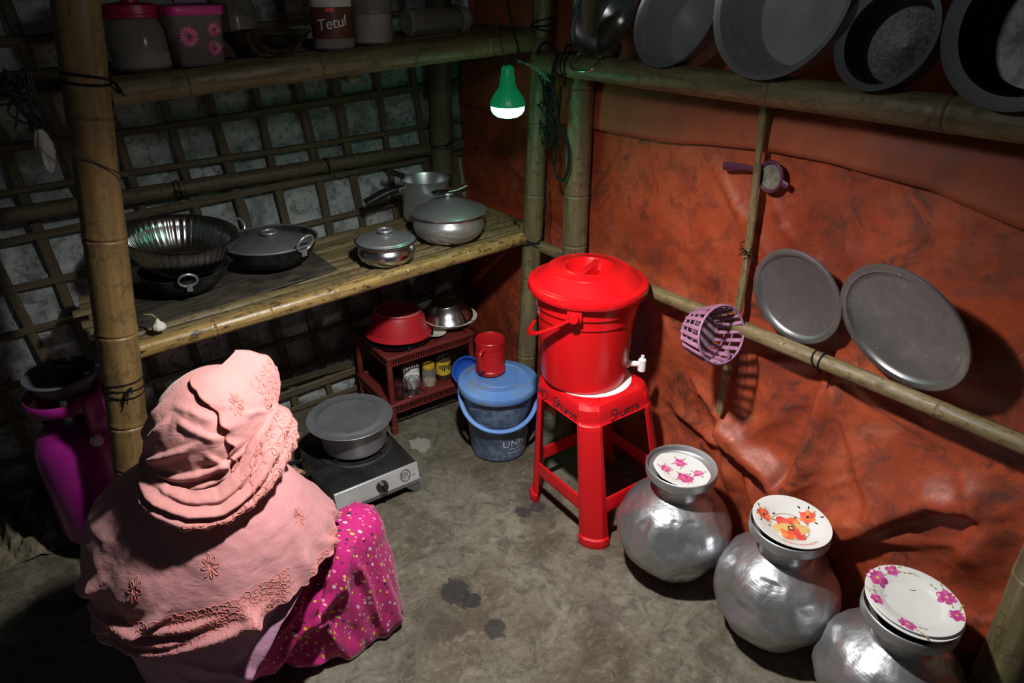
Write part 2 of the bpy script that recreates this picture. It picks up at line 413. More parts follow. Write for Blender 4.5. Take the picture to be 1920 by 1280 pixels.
for k, z in enumerate((.028, .105, .20, .345, .48, .64, .785, .935, 1.067, 1.20, 1.335, 1.47, 1.60, 1.74, 1.88, 2.02)):
    w_ = .040 if k == 1 else .024 + .003 * sin(k * 3.7)
    strip((-2.55, -.011, z - .075), (.13, -.011, z + .027), w_, .006, k + 31, wall_left)
strip((-1.02, -.022, .155), (-.46, -.022, .152), .03, .006, 71, wall_left)

# ---- right wall: orange tarpaulin with creases
HEM = [(-.0, 1.15), (-.81, 1.178), (-1.118, 1.187), (-1.27, 1.206), (-1.437, 1.221), (-1.678, 1.226), (-1.856, 1.219), (-2.034, 1.186), (-2.7, 1.10)]
FOLDS = [  # (Y,Z polyline), height of the ridge, width, one-sidedness
 ([(-1.74, .751), (-1.732, .605), (-1.719, .371), (-1.676, .246)], .055, .05, .3),
 ([(-1.739, .736), (-1.65, .578), (-1.51, .374)], .020, .03, .5),
 ([(-1.745, .73), (-1.82, .58), (-1.93, .42)], .022, .035, .4),
 ([(-1.759, .745), (-1.863, .742), (-1.996, .753), (-2.158, .714)], .018, .02, .4),
 ([(-1.755, .74), (-1.86, .69), (-2.02, .66)], .014, .02, .5),
 ([(-1.73, .75), (-1.60, .69), (-1.50, .66)], .012, .018, .5),
 ([(-1.424, .403), (-1.551, .36), (-1.647, .343), (-1.718, .256)], .060, .045, .35),
 ([(-1.85, .258), (-1.95, .397), (-2.047, .524), (-2.15, .56)], .050, .05, .3),
 ([(-1.80, .33), (-1.92, .33), (-2.06, .40)], .026, .04, .5),
 ([(-1.21, .348), (-1.352, .322), (-1.458, .324)], .022, .03, .4),
 ([(-1.252, 1.19), (-1.365, 1.068), (-1.463, 1.006)], .012, .022, .5),
 ([(-1.30, 1.16), (-1.40, 1.03), (-1.47, .93)], .009, .016, .5),
 ([(-1.444, 1.142), (-1.536, 1.041), (-1.576, .996)], .010, .018, .5),
 ([(-1.42, 1.05), (-1.50, .95), (-1.56, .86)], .008, .015, .5),
 ([(-.857, .781), (-.96, .72), (-1.071, .682)], .012, .025, .5),
 ([(-2.075, .634), (-2.161, .528), (-2.132, .393)], .03, .045, .4),
 ([(-1.46, .52), (-1.47, .35), (-1.52, .2)], .03, .04, .4),
 ([(-1.56, .30), (-1.66, .16), (-1.80, .12)], .035, .03, .4),
 ([(-1.30, .50), (-1.38, .44), (-1.45, .42)], .014, .022, .5),
 ([(-.95, .6), (-.9, .4), (-.93, .2)], .02, .04, .5),
 ([(-.62, .7), (-.55, .52), (-.35, .42)], .018, .03, .5),
 ([(-.25, 1.05), (-.4, .95), (-.62, .9)], .015, .03, .5),
]
def tarp_depth(Y, Z):
    d = .030 * fbm(Y * 3, Z * 3, 41, 3) + .016 * fbm(Y * 8, Z * 8, 42, 4) + .010 * fbm(Y * 5 + Z * 9, Z * 3, 43, 3)
    for p, a_, w_, s_ in FOLDS: d = d + fold(Y, Z, p, a_, w_, s_)
    r_ = np.random.default_rng(5)
    for k in range(46):
        y0 = r_.uniform(-2.3, -.1); z0 = r_.uniform(.05, 1.2); a_ = r_.uniform(-1.9, -.5); L = r_.uniform(.06, .2)
        d = d + fold(Y, Z, [(y0, z0), (y0 + L * cos(a_), z0 + L * sin(a_))], r_.uniform(.003, .008), r_.uniform(.006, .014), .45)
    low = smoothstep(.75, .3, Z)
    d = d + low * (.030 * (.25 - np.abs(fbm(Y * 4.5 + Z * 2, Z * 4.5, 47, 4))) + .012 * (.25 - np.abs(fbm(Y * 13, Z * 13 - Y * 5, 48, 3))))
    d = d * (.62 + .5 * low) - .012 * np.exp(-((Z - .78) / .05) ** 2)
    return np.minimum(d, .062)
def tarp_bulge(Z): return .075 * smoothstep(1.27, 1.45, Z)
ys = np.linspace(-2.75, .06, 330); zs_ = np.linspace(-.01, 2.22, 270)
ZZ, YY = np.meshgrid(zs_, ys, indexing='ij')
DEP = tarp_depth(YY, ZZ)
DEP = DEP - .03 * smoothstep(-.95, -1.05, YY) * smoothstep(-1.5, -1.3, YY) * smoothstep(.62, .3, ZZ)   # drawn back behind the stool
g = G().grid(np.stack([.138 - DEP + tarp_bulge(ZZ), YY, ZZ], -1)[:, ::-1]); wall_right = struct(obj('wall_right', g, M['tarp'], smooth=180))
# upper overlapping tarpaulin strip with a loose lower hem
hy = np.array([h[0] for h in HEM])[::-1]; hz = np.array([h[1] for h in HEM])[::-1]
ys = np.linspace(-2.70, -.02, 260); vv = np.linspace(0, 1, 70)
VV, YY = np.meshgrid(vv, ys, indexing='ij')
Z0 = np.interp(YY, hy, hz) + .006 * fbm(YY * 4, YY * 0 + .5, 77)
ZZ = Z0 + VV * (2.2 - Z0)
DEP = tarp_depth(YY, ZZ) * .8 + .012 + .004 * np.exp(-VV * 20) * (.6 + .6 * np.sin(YY * 5)) + .006 * fbm(YY * 6, ZZ * 6, 61) + .018 * smoothstep(-1.60, -1.72, YY)
g = G().grid(np.stack([.133 - DEP + tarp_bulge(ZZ), YY, ZZ], -1)[:, ::-1]); obj('tarpaulin_strip', g, M['tarp2'], wall_right, 180, [solid(.002, 0)])
# second sheet overlapping to the right of a vertical seam
sy = [-1.75, -1.731, -1.705, -1.686]; sz = [.741, .922, 1.099, 1.227]
zs_ = np.linspace(.60, 1.24, 110); uu = np.linspace(0, 1, 120)
ZZ, UU = np.meshgrid(zs_, uu, indexing='ij')
Y0 = np.interp(ZZ, sz, sy) + .003 * np.sin(ZZ * 60); YY = Y0 + UU * (-2.7 - Y0)
DEP = tarp_depth(YY, ZZ) + .011 + .008 * np.exp(-UU * 40) - .030 * smoothstep(.78, .66, ZZ)
g = G().grid(np.stack([.134 - DEP + tarp_bulge(ZZ), YY, ZZ], -1)); obj('tarpaulin_panel', g, M['tarp'], wall_right, 180)

# ---- bamboo posts and poles
def lashing(parent, c, axis, r, turns=3, pitch=.008, th=.0024, knot=True, seed=0, mat='rope'):
    g = G(); ax = Vector(axis).normalized(); u = ax.orthogonal().normalized(); v_ = ax.cross(u); c = Vector(c)
    P = []
    for i in range(turns * 16 + 1):
        a_ = 2 * pi * i / 16
        P.append(c + (u * cos(a_) + v_ * sin(a_)) * (r + .0012 + .0008 * sin(a_ * 2.3 + seed)) + ax * (pitch * i / 16 * sin(i * .21 + seed)))
    g.tube(P, th, 6)
    if knot:
        for k in range(3):
            a_ = seed + 2.2; q = c + (u * cos(a_) + v_ * sin(a_)) * (r + .003)
            e = q + Vector((random.uniform(-.03, .03), random.uniform(-.03, .03), random.uniform(-.03, .03))) + (u * cos(a_) + v_ * sin(a_)) * .02
            g.tube(catmull([q, q.lerp(e, .5) + Vector((0, 0, .012)), e], 5), th * .9, 5)
    return obj('lashing', g, M[mat], parent, 180)
def post(label, p0, p1, r0, r1, nodes, mat='bamboo', name='bamboo_post', lash=(), bow=(0, 0, 0), seed=0):
    t = thing(name, label, 'bamboo post' if name == 'bamboo_post' else 'bamboo pole', p0)
    d = Vector(p1) - Vector(p0)
    obj('culm', G().bamboo((0, 0, 0), d, r0, r1, nodes, 20, bow, seed=seed), M[mat], t, 60)
    for k, (s_, turns, th) in enumerate(lash):
        q = d * s_ + Vector(bow) * (4 * s_ * (1 - s_)); lashing(t, q, d, r0 + (r1 - r0) * s_, turns, .010, th, True, k + seed)
    return t
left_post = post('thick yellow bamboo post behind the seated woman, at the open end of the shelves', (-1.405, -.62, 0), (-1.115, -.62, 2.2), .049, .047,
     (.12, .40, .535, .80, 1.05, 1.33, 1.62), 'bamboo_y', lash=((.295, 3, .0022), (.635, 2, .003)), seed=2)
mid_post = post('slim greyish bamboo post at the right end of the shelves, left of the twin pair', (.018, -.595, 0), (.108, -.60, 2.2), .036, .033,
     (.30, .62, .93, 1.17, 1.43, 1.74), lash=((.345, 4, .0026), (.665, 3, .0026)), seed=4)
right_post = post('stout pale bamboo post against the orange wall, right of the twin pair', (.075, -.80, 0), (.085, -.79, 2.2), .042, .040,
     (.25, .58, .80, .97, 1.30, 1.7), lash=((.645, 2, .0026),), seed=6)
post('dark bamboo post in the corner where lattice and orange walls meet', (-.045, -.075, 0), (.03, -.075, 2.2), .046, .042, (.35, .7, 1.02, 1.5), 'strip', lash=((.46, 2, .002),), seed=8)
post('bamboo post at the lower right edge, beside the last water pot', (.085, -2.305, 0), (.06, -2.255, 2.2), .052, .046, (.22, .52, .9, 1.3), lash=((.29, 4, .003),), seed=9)
post('thick bamboo pole under the row of upturned pots', (.02, -.66, 1.368), (.02, -2.62, 1.386), .034, .033, (.20, .47, .86, 1.24, 1.6), name='bamboo_pole', lash=((.07, 3, .003),), seed=11)
post('thin bamboo rail across the orange wall that holds the two trays', (.070, -.600, .740), (.070, -2.65, .800), .021, .019, (.37, .75, 1.04, 1.42, 1.82), 'slat', name='bamboo_pole',
     lash=((.555, 2, .0025),), bow=(0, 0, .003), seed=12)
post('dark bamboo rail fixed along the white lattice wall', (-2.4, -.045, .968), (.10, -.045, 1.004), .026, .024, (.35, .8, 1.36, 1.82, 2.2), 'strip', name='bamboo_pole', lash=((.565, 2, .002), (.77, 2, .002)), seed=13)
# flat split-bamboo batten hanging on the orange wall
t = thing('bamboo_batten', 'narrow split bamboo batten standing upright on the orange wall', 'batten', (.090, -1.464, .47))
g = G(); V = []; UV = []
for i in range(25):
    q = i / 24; z = q * .90; y = .015 * (q ** 3) + .003 * sin(q * 9); h = .0105 + .0012 * sin(q * 21)
    if abs(z - .42) < .02: h += .0015
    x = .022 * (1 - q) ** 2 * 0 + .010 * sin(q * 3)
    for a_, b_ in ((-1, 0), (-.8, -.006), (.8, -.006), (1, 0)): V.append((x + b_, y + h * a_, z)); UV.append((a_ * .1, z))
F = [(i*4+k, i*4+(k+1) % 4, i*4+4+(k+1) % 4, i*4+4+k) for i in range(24) for k in range(4)] + [(3, 2, 1, 0), (96, 97, 98, 99)]
obj('culm', g.add(V, F, UV), M['slat'], t, 40); lashing(t, (0, .002, .50), (0, 0, 1), .013, 3, .01, .0012, True, 1)

# ---- shelves
def zs(X): return .772 + .0465 * X          # axis height of the lower front pole
def ztop(X): return zs(X) + .014
def slat(parent, x0, x1, y, wd, zf, seed, th=.012):
    V = []; UV = []; n = 22; L = x1 - x0
    nod = [(.23 + seed * .137) % .4 + k * .4 for k in range(4)]
    for i in range(n + 1):
        x = x0 + L * i / n; z = zf(x) - th + .0025 * sin(seed * 3 + x * 7); yy = y + .003 * sin(seed + x * 5)
        for k in range(6):
            a_ = pi * k / 5; V.append((x, yy - cos(a_) * wd * .5, z + sin(a_) * th)); UV.append((k * .06 + seed * .31, x + seed))
    F = [(i*6+k, i*6+(k+1) % 6, i*6+6+(k+1) % 6, i*6+6+k) for i in range(n) for k in range(6)] + [(5, 4, 3, 2, 1, 0), tuple(n*6+k for k in range(6))]
    return obj('slat', G().add(V, F, UV), M['slat'], parent, 60)
low = thing('bamboo_shelf', 'lower split-bamboo shelf carrying lidded pots and pans', 'shelf')
obj('front_pole', G().bamboo((-1.262, -.585, zs(-1.262)), (.012, -.585, zs(.012)), .025, .0235, (.20, .36, .56, .805, 1.035, 1.15), 18, seed=3), M['bamboo_g'], low, 60)
for k in range(9):
    slat(low, -1.36 + .02 * sin(k * 4), .085 + .02 * sin(k * 7), -.532 + k * .050, .047, ztop, k)
for x in (-1.22, -.62): obj('cross_pole', G().bamboo((x, -.545, zs(x) - .037), (x, -.03, zs(x) - .037), .016, .016, (.2, .4), 12), M['slat'], low, 60)
obj('end_pole', G().bamboo((.072, -.545, zs(.07) + .012), (.072, -.03, zs(.07) + .006), .017, .017, (.22, .41), 14), M['slat'], low, 60)
lashing(low, (.072, -.49, zs(.07) + .012), (0, 1, 0), .018, 3, .008, .0016, True, 2)
def zu(X): return 1.428 + .0535 * (X - .05)
up = thing('bamboo_shelf', 'upper bamboo shelf with jars, above the dark lattice', 'shelf')
obj('front_pole', G().bamboo((-1.176, -.585, zu(-1.176)), (.030, -.585, zu(.030)), .031, .036, (.17, .51, .79, 1.04), 18, seed=5), M['bamboo'], up, 60)
for k in range(8): slat(up, -1.42, .09, -.528 + k * .055, .052, lambda x: zu(x) + .026, k + 20)
for x in (-1.2, -.55): obj('cross_pole', G().bamboo((x, -.54, zu(x) - .045), (x, -.02, zu(x) - .045), .018, .018, (.2, .4), 12), M['bamboo'], up, 60)
def utop(X): return zu(X) + .026

# ================================================================== LAMPS
def area(name, loc, w_, col, size, rot=(0, 0, 0), parent=None):
    l = bpy.data.lights.new(name, 'AREA'); l.shape = 'DISK'; l.size = size; l.energy = w_; l.color = col
    o = link(bpy.data.objects.new(name, l)); o.location = loc; o.rotation_euler = rot
    if parent: o.parent = parent
    return o
def bulb(label, pos, glow, body, cordtop, ribs=36):
    """LED bulb hanging socket-up; pos is the underside of its dome"""
    t = thing('hanging_bulb', label, 'light bulb', pos)
    def wob(r, z, a_): return (r * (1 + (.028 * (sin(a_ * ribs) > 0)) * (.026 < z < .062)), z)
    g = G().lathe([(.049, .024), (.050, .030), (.046, .042), (.038, .056), (.027, .072), (.0235, .078), (.0235, .084), (.021, .086), (.0215, .102), (.0, .104)], 72, wob=wob)
    obj('body', g, body, t, 30)
    g = G().lathe([(.0, -.010), (.016, -.0092), (.030, -.006), (.041, .001), (.0475, .011), (.049, .0245)], 40); obj('diffuser', g, glow, t, 180)
    g = G().lathe([(.0185, .098), (.0185, .124), (.012, .132), (.0, .134)], 24); obj('socket', g, body, t)
    g = G(); 
    for P in cordtop: g.tube(catmull(P, 10), .0016, 6)
    obj('cord', g, M['wire'], t, 180)
    return t
M['lamp_on'] = emit('lamp_white', (1, 1, .98), 62.0)
M['green_on'] = emit('lamp_green', (.22, 1.0, .62), 7.0)
def green_body():
    m, nt, bs = base_mat('green_glowing_plastic'); bs.inputs['Base Color'].default_value = (.01, .22, .09, 1); bs.inputs['Roughness'].default_value = .4
    bs.inputs['Emission Color'].default_value = (.0, .33, .11, 1); bs.inputs['Emission Strength'].default_value = .22; return m
M['green_body'] = green_body()
t = bulb('white bulb hanging over the middle of the hut, above the view', LAMP_POS, M['lamp_on'], M['white_pl'], [[(0, 0, .13), (.01, .0, .3), (-.01, .01, .55)]])
l = bpy.data.lights.new('lamp_light', 'SPOT'); l.energy = LAMP_W; l.color = (1.0, .965, .92); l.shadow_soft_size = .035; l.spot_size = radians(150); l.spot_blend = 1.0
lo = link(bpy.data.objects.new('lamp_light', l)); lo.parent = t; lo.location = (0, 0, -.052)
t = bulb('glowing green bulb hanging beside the bamboo posts', (GREEN_POS[0], GREEN_POS[1], GREEN_POS[2] - .022), M['green_on'], M['green_body'],
         [[(0, 0, .13), (-.01, .02, .2), (-.02, .03, .32), (-.02, .03, .95)]])
g = G(); c0 = Vector((.0, .0, .135))
for k in range(2):
    P = catmull([c0, (.03, -.01, .165), (.055, .06, .24), (.085, .13, .34), (.11, .19, .52)], 14)
    g.tube([p + Vector((.003 * cos(i * .8 + k * pi), .003 * sin(i * .8 + k * pi), 0)) for i, p in enumerate(P)], .0019, 6)
for k in range(7): g.tube(catmull([c0 + Vector((random.uniform(-.012, .012), random.uniform(-.012, .012), -.01)), c0 + Vector((random.uniform(-.02, .03), random.uniform(-.02, .02), random.uniform(0, .03))), c0 + Vector((random.uniform(-.01, .045), random.uniform(-.02, .03), random.uniform(-.005, .02)))], 6), .0016, 5)
obj('twisted_wire', g, M['wire'], t, 180)
l = bpy.data.lights.new('green_light', 'POINT'); l.energy = GREEN_W; l.color = (.12, 1.0, .55); l.shadow_soft_size = .04
lo = link(bpy.data.objects.new('green_light', l)); lo.parent = t; lo.location = (0, 0, -.055)
M['green_lit_thread'] = simple('thread_lit_green', (.10, .55, .33), (.2, .7, .45), 90, .6)  # the green bulb's light is put into the thread's colour
g = G()
for k in range(5):
    o_ = Vector((random.uniform(-.004, .004), random.uniform(-.004, .004), random.uniform(-.005, .005)))
    g.tube(catmull([Vector((-.155, -.79, 1.39)) + o_, Vector((-.10, -.785, 1.372)) - o_, Vector((-.045, -.775, 1.34)) + o_ * 1.5, Vector((-.012, -.77, 1.315)) - o_ * 2], 8), .0013, 5)
tag(obj('thread', g, M['green_lit_thread'], None, 180), 'frayed thread in green-lit colour, stretched from the green bulb to the post', 'thread')

# black cords looped between the two posts
g = G()
g.tube(catmull([(-.02, -.70, 1.40), (-.03, -.75, 1.43), (-.025, -.80, 1.405), (-.03, -.79, 1.34), (-.01, -.79, 1.25), (-.005, -.80, 1.20), (.0, -.835, 1.15), (.005, -.838, 1.08), (0, -.815, 1.03), (-.005, -.78, 1.06), (.005, -.77, 1.14), (.0, -.785, 1.22), (-.005, -.80, 1.31)], 10), .0048, 8)
tag(obj('cable_loop', g, M['rope'], None, 180), 'black cable looped down between the twin bamboo posts', 'cable')
g = G(); random.seed(11)
for k in range(34):
    c0 = Vector((-.012 + random.uniform(-.012, .012), -.755 + random.uniform(-.02, .02), 1.20 + random.uniform(-.05, .10)))
    P = [c0 + Vector((random.uniform(-.014, .014), random.uniform(-.026, .026), random.uniform(-.05, .05))) for _ in range(4)]
    g.tube(catmull(P, 6), .0022, 5)
M['tangle'] = simple('dark_string', (.009, .011, .011), (.016, .019, .018), 50, .9, spec=.1)
tag(obj('string_tangle', g, M['tangle'], None, 180), 'dark tangle of string hanging between the twin posts', 'string')
g = G(); g.tube(catmull([(.035, -.69, 1.0), (.032, -.70, .92), (.03, -.695, .87), (.036, -.70, .83), (.03, -.705, .80)], 8), .0025, 6)
g.tube(catmull([(.02, -.685, .98), (.02, -.70, .93), (.025, -.69, .90)], 8), .002, 6)
obj('wire_hook', g.xf(Matrix.Translation((-.018, .595, 0))), M['wire'], mid_post, 180)

# ================================================================== POTS, PANS
def pot_lid(t, r, z, h, knob=True, mat='steel_b', kr=.022):
    pr = [(r, z), (r + .002, z + .002), (r, z + .004), (r * .93, z + .004), (r * .9, z + .007), (r * .6, z + h * .55), (r * .3, z + h * .86), (.0, z + h)]
    lid = obj('lid', G().lathe(pr, 64), M[mat], t, 30)
    if knob:
        k = [(kr * .55, z + h * .93), (kr * .5, z + h + .006), (kr, z + h + .010), (kr * 1.08, z + h + .014), (kr, z + h + .017), (kr * .72, z + h + .016), (kr * .6, z + h + .010), (0, z + h + .009)]
        obj('knob', G().lathe(k, 32), M[mat], lid, 40)
    return lid
def ring_handle(t, c, out, r=.024, tilt=60, th=.0042, mat='steel_b'):
    """wire ring standing on a pan's rim; out = horizontal direction out of the pan"""
    o_ = Vector((out[0], out[1], 0)).normalized(); s_ = Vector((-o_.y, o_.x, 0)); u = (o_ * cos(radians(tilt)) + Vector((0, 0, 1)) * sin(radians(tilt))).normalized(); c = Vector(c)
    P = [c + s_ * r * 1.05 * cos(a_) + u * (r * .85 + r * sin(a_)) for a_ in np.linspace(-.45 * pi, 1.45 * pi, 28)]
    h = obj('handle', G().tube(P, th, 10), M[mat], t, 180)
    g = G()
    for q in (P[0], P[-1]): g.tube([q + u * .006, q - Vector((0, 0, .016))], .0055, 8)
    obj('handle_clip', g, M[mat], h, 60)

# lower shelf -------------------------------------------------------------
X = -.203; t = thing('cooking_pot', 'large round-bellied aluminium pot with a conical lid, at the right end of the shelf', 'pot', (X, -.44, ztop(X)))
obj('body', G().lathe([(0, .001), (.07, .001), (.095, .006), (.117, .026), (.126, .050), (.122, .072), (.112, .086), (.112, .092), (.131, .099), (.134, .102), (.132, .104), (.110, .097), (.106, .09)], 72), M['steel_b'], t, 50)
pot_lid(t, .126, .1025, .045, True, 'alu', .020)
t = thing('spoon', 'dark spoon lying across the lid of the large pot', 'spoon', (X - .02, -.45, ztop(X) + .163))
obj('bowl', G().lathe([(0, -.004), (.012, -.002), (.02, .003), (.024, .008), (.02, .006), (.0, .001)], 24).xf(Matrix.Translation((-.012, .004, .004)) @ Matrix.Diagonal((1.45, .9, .9, 1))), M['black_pl'], t, 180)
obj('handle', G().tube(catmull([(.015, 0, .006), (.05, -.01, .010), (.085, -.018, .022)], 6), .0026, 8), M['steel_b'], t, 180)
X = -.475; t = thing('cooking_pot', 'small squat steel pot with a domed lid and ring knob on the shelf', 'pot', (X, -.497, ztop(X)))
obj('body', G().lathe([(0, .001), (.05, .001), (.072, .006), (.090, .022), (.095, .038), (.090, .052), (.084, .060), (.086, .066), (.100, .073), (.102, .076), (.083, .070)], 64), M['steel'], t, 50)
lid = pot_lid(t, .094, .0755, .026, False, 'steel_b')
obj('knob', G().tube([(.022 * cos(a_), .022 * sin(a_), .109) for a_ in np.linspace(0, 2 * pi, 29)[:-1]], .004, 8, closed=True), M['steel_b'], lid, 180)
obj('knob_base', G().lathe([(.017, .096), (.019, .109), (.0, .107)], 28), M['alu_dark'], lid)
X = -.157; t = thing('pressure_cooker', 'tall steel pressure cooker without its lid, behind the large pot', 'pressure cooker', (X - .005, -.205, ztop(X)))
obj('body', G().lathe([(0, .001), (.078, .001), (.086, .008), (.088, .030), (.088, .140), (.091, .148), (.093, .156), (.0905, .158), (.086, .150), (.084, .02), (0, .012)], 64), M['steel_b'], t, 40)
h = obj('handle', G().tube(catmull([(-.082, .012, .122), (-.115, .02, .128), (-.155, .03, .118), (-.20, .042, .098), (-.225, .05, .085)], 8), [.017 + .008 * sin(min(1, i / 20) * pi * .6) for i in range(33)], 12, flat=.62), M['black_pl'], t, 180)
obj('bracket', G().box(-.112, -.082, -.006, .030, .112, .137), M['steel'], h, 30, [bev(.002)])
g = G(); g.box(-.075, .0, -.010, .012, -.010, .010)
lh = obj('lid_handle', g.xf(Matrix.Translation((-.078, .015, .172)) @ Matrix.Rotation(radians(24), 4, 'Y')), M['black_pl'], t, 30, [bev(.004, 3)])
obj('latch_wire', G().tube(catmull([(-.158, .01, .192), (-.165, .012, .165), (-.148, .014, .135), (-.135, .016, .128)], 6), .002, 6), M['steel'], lh, 180)
obj('back_lug', G().box(.09, .115, -.012, .012, .135, .152), M['black_pl'], t, 30, [bev(.003)])
X = -.785; t = thing('karahi', 'black karahi with steel lid and two ring handles, right of the fluted bowl', 'pan', (X, -.285, ztop(X) + .005))
obj('body', G().lathe([(0, .001), (.06, .002), (.10, .018), (.132, .052), (.149, .088), (.151, .090), (.148, .0905), (.130, .058), (.098, .026), (0, .008)], 64), M['soot'], t, 50)
obj('rim', G().lathe([(.149, .086), (.1525, .090), (.150, .093), (.145, .089)], 64), M['alu_dark'], t, 50)
lid = pot_lid(t, .128, .072, .036, False, 'alu_dark')
obj('knob', G().tube([(.024 * cos(a_), .024 * sin(a_), .114) for a_ in np.linspace(0, 2 * pi, 29)[:-1]], .0042, 8, closed=True), M['steel_b'], lid, 180)
obj('knob_base', G().lathe([(.019, .100), (.021, .114), (.0, .111)], 28), M['alu_dark'], lid)
dF = Vector((.35, -.94, 0)).normalized()
ring_handle(t, Vector((.062, -.135, .080)), (.4, -.92), .030, 66); ring_handle(t, Vector((-.062, .135, .080)), (-.4, .92), .030, 76)
X = -1.05; t = thing('karahi', 'soot-black karahi underneath the fluted steel bowl', 'pan', (X - .012, -.31, ztop(X) + .005)); t.scale = (.86, .86, .95)
obj('body', G().lathe([(0, .001), (.06, .002), (.10, .018), (.135, .050), (.150, .080), (.148, .081), (.130, .054), (.098, .024), (0, .008)], 64), M['soot'], t, 50)
ring_handle(t, Vector((-.02, -.146, .066)), (-.14, -.98), .028, 58, mat='steel_b'); ring_handle(t, Vector((.02, .146, .066)), (.14, .98), .028, 58, mat='steel_b')
t = thing('fluted_bowl', 'wide fluted stainless steel bowl stacked beside the thick post', 'bowl', (X - .012, -.285, ztop(X) + .070), (radians(4), radians(5), 0))
def flute(r, z, a_):
    k = smoothstep(.02, .05, z) * smoothstep(.118, .10, z)
    return r * (1 + .020 * float(k) * abs(sin(a_ * 22))), z
obj('body', G().lathe([(0, .001), (.07, .001), (.10, .010), (.120, .030), (.134, .055), (.144, .080), (.152, .104), (.166, .112), (.168, .114), (.166, .1155), (.150, .108), (.142, .083), (.132, .058), (.118, .034), (.098, .014), (0, .005)], 264, wob=flute), M['steel'], t, 60)
# board under the pans
g = G(); n = 16
g.hexa([(-1.25, -.50, ztop(-1.25) + .0005), (-.635, -.455, ztop(-.635) + .0005), (-.64, -.20, ztop(-.64) + .0005), (-1.25, -.13, ztop(-1.25) + .0005),
        (-1.25, -.50, ztop(-1.25) + .0045), (-.635, -.455, ztop(-.635) + .0045), (-.64, -.20, ztop(-.64) + .0045), (-1.25, -.13, ztop(-1.25) + .0045)])
tag(obj('board', g, M['board'], None, 20), 'thin dark worn board under the black pans on the lower shelf', 'board')
t = thing('garlic', 'white garlic bulb tucked by the thick post at the shelf edge', 'garlic', (-1.195, -.555, ztop(-1.195) + .009))
def gw(r, z, a_): return r * (1 + .07 * abs(sin(a_ * 4))), z
obj('bulb', G().lathe([(0, 0), (.012, .002), (.018, .010), (.015, .020), (.006, .028), (.003, .036), (0, .037)], 40, wob=gw), simple('garlic_skin', (.62, .58, .52), (.72, .68, .62), 30, .6), t, 180)
obj('stalk', G().tube([(0, 0, .035), (-.01, .005, .05), (-.03, .006, .055)], [.003, .0035, .002], 8), simple('garlic_stalk', (.18, .17, .07), rough=.7), t, 180)

# pots leaning on the pole, along the top of the orange wall ---------------
def leaning(name, label, c, r, az, el, prof, mat, matin=None, spin=0):
    az, el = radians(az), radians(el)
    n = Vector((-cos(az) * cos(el), -sin(az) * cos(el), sin(el)))
    t = link(bpy.data.objects.new(name, None)); t.matrix_world = aim(c, n, spin); tag(t, label, 'pot', 'pots leaning in a row on the bamboo pole')
    k = len(prof) - 5                                           # the flange stays with the body
    obj('body', G().lathe([(q[0] * r, q[1]) for q in prof[:k + 1]], 72), mat, t, 50)
    obj('inside', G().lathe([(q[0] * r, q[1]) for q in prof[k:]], 72), matin or mat, t, 50)
    return t
def deg_prof(dep, rim=.15, belly=.93):
    return [(0, -dep), (.60, -dep), (.76, -dep + .008), (belly - .04, -dep * .62), (belly - .06, -dep * .3), (.90, -.012), (1.0, -.002), (1.01, .001), (1.0, .0), (1 - rim, -.010), (1 - rim - .03, -.022), (belly - .09, -dep * .6), (.72, -dep + .012), (.0, -dep + .004)]
steelp = [(0, -.115), (.86, -.115), (.93, -.108), (.945, -.07), (.96, -.066), (.96, -.02), (.99, -.004), (1.0, 0), (.985, -.002), (.95, -.02), (.948, -.062), (.93, -.07), (.91, -.105), (0, -.110)]
t = leaning('cooking_pot', 'shiny straight-sided steel pot with a wire handle, leftmost leaning on the pole', (.022, -.938, 1.524), .126, .7, 22.8, steelp, M['steel'], M['steel'])
obj('handle', G().tube(catmull([(.118, -.045, -.01), (.155, -.048, .006), (.17, -.02, .014), (.17, .03, .014), (.155, .05, .006), (.118, .045, -.01)], 7), .0028, 8).xf(Matrix.Rotation(radians(-90), 4, 'Z')), M['steel'], t, 180)
leaning('cooking_pot', 'greyish aluminium pot leaning on the pole, second from the bamboo posts', (.026, -1.195, 1.522), .129, -1.4, 20, deg_prof(.115, .06), M['alu'], M['alu_in'])
leaning('cooking_pot', 'largest wide aluminium pot leaning in the middle of the pole', (.011, -1.50, 1.567), .168, -1.6, 13.2, deg_prof(.125, .075), M['alu'], M['alu_in'])
leaning('cooking_pot', 'dark speckled round pot with a wide rim, fourth on the pole', (.002, -1.752, 1.503), .100, -4, 16, deg_prof(.085, .14), M['alu_dark'], simple('speckled_dark_inside', (.06, .065, .065), (.16, .175, .17), 150, .4, .5, .8, lo=.40, hi=.8), 0)
leaning('cooking_pot', 'black-bellied pot with a pale broad rim, rightmost on the pole', (-.012, -1.992, 1.534), .133, -2.2, 7, deg_prof(.10, .17), M['alu_dark'], simple('charred_inside', (.02, .02, .022), (.12, .12, .125), 26, .3, .5, .9, bst=.6, bsc=18))

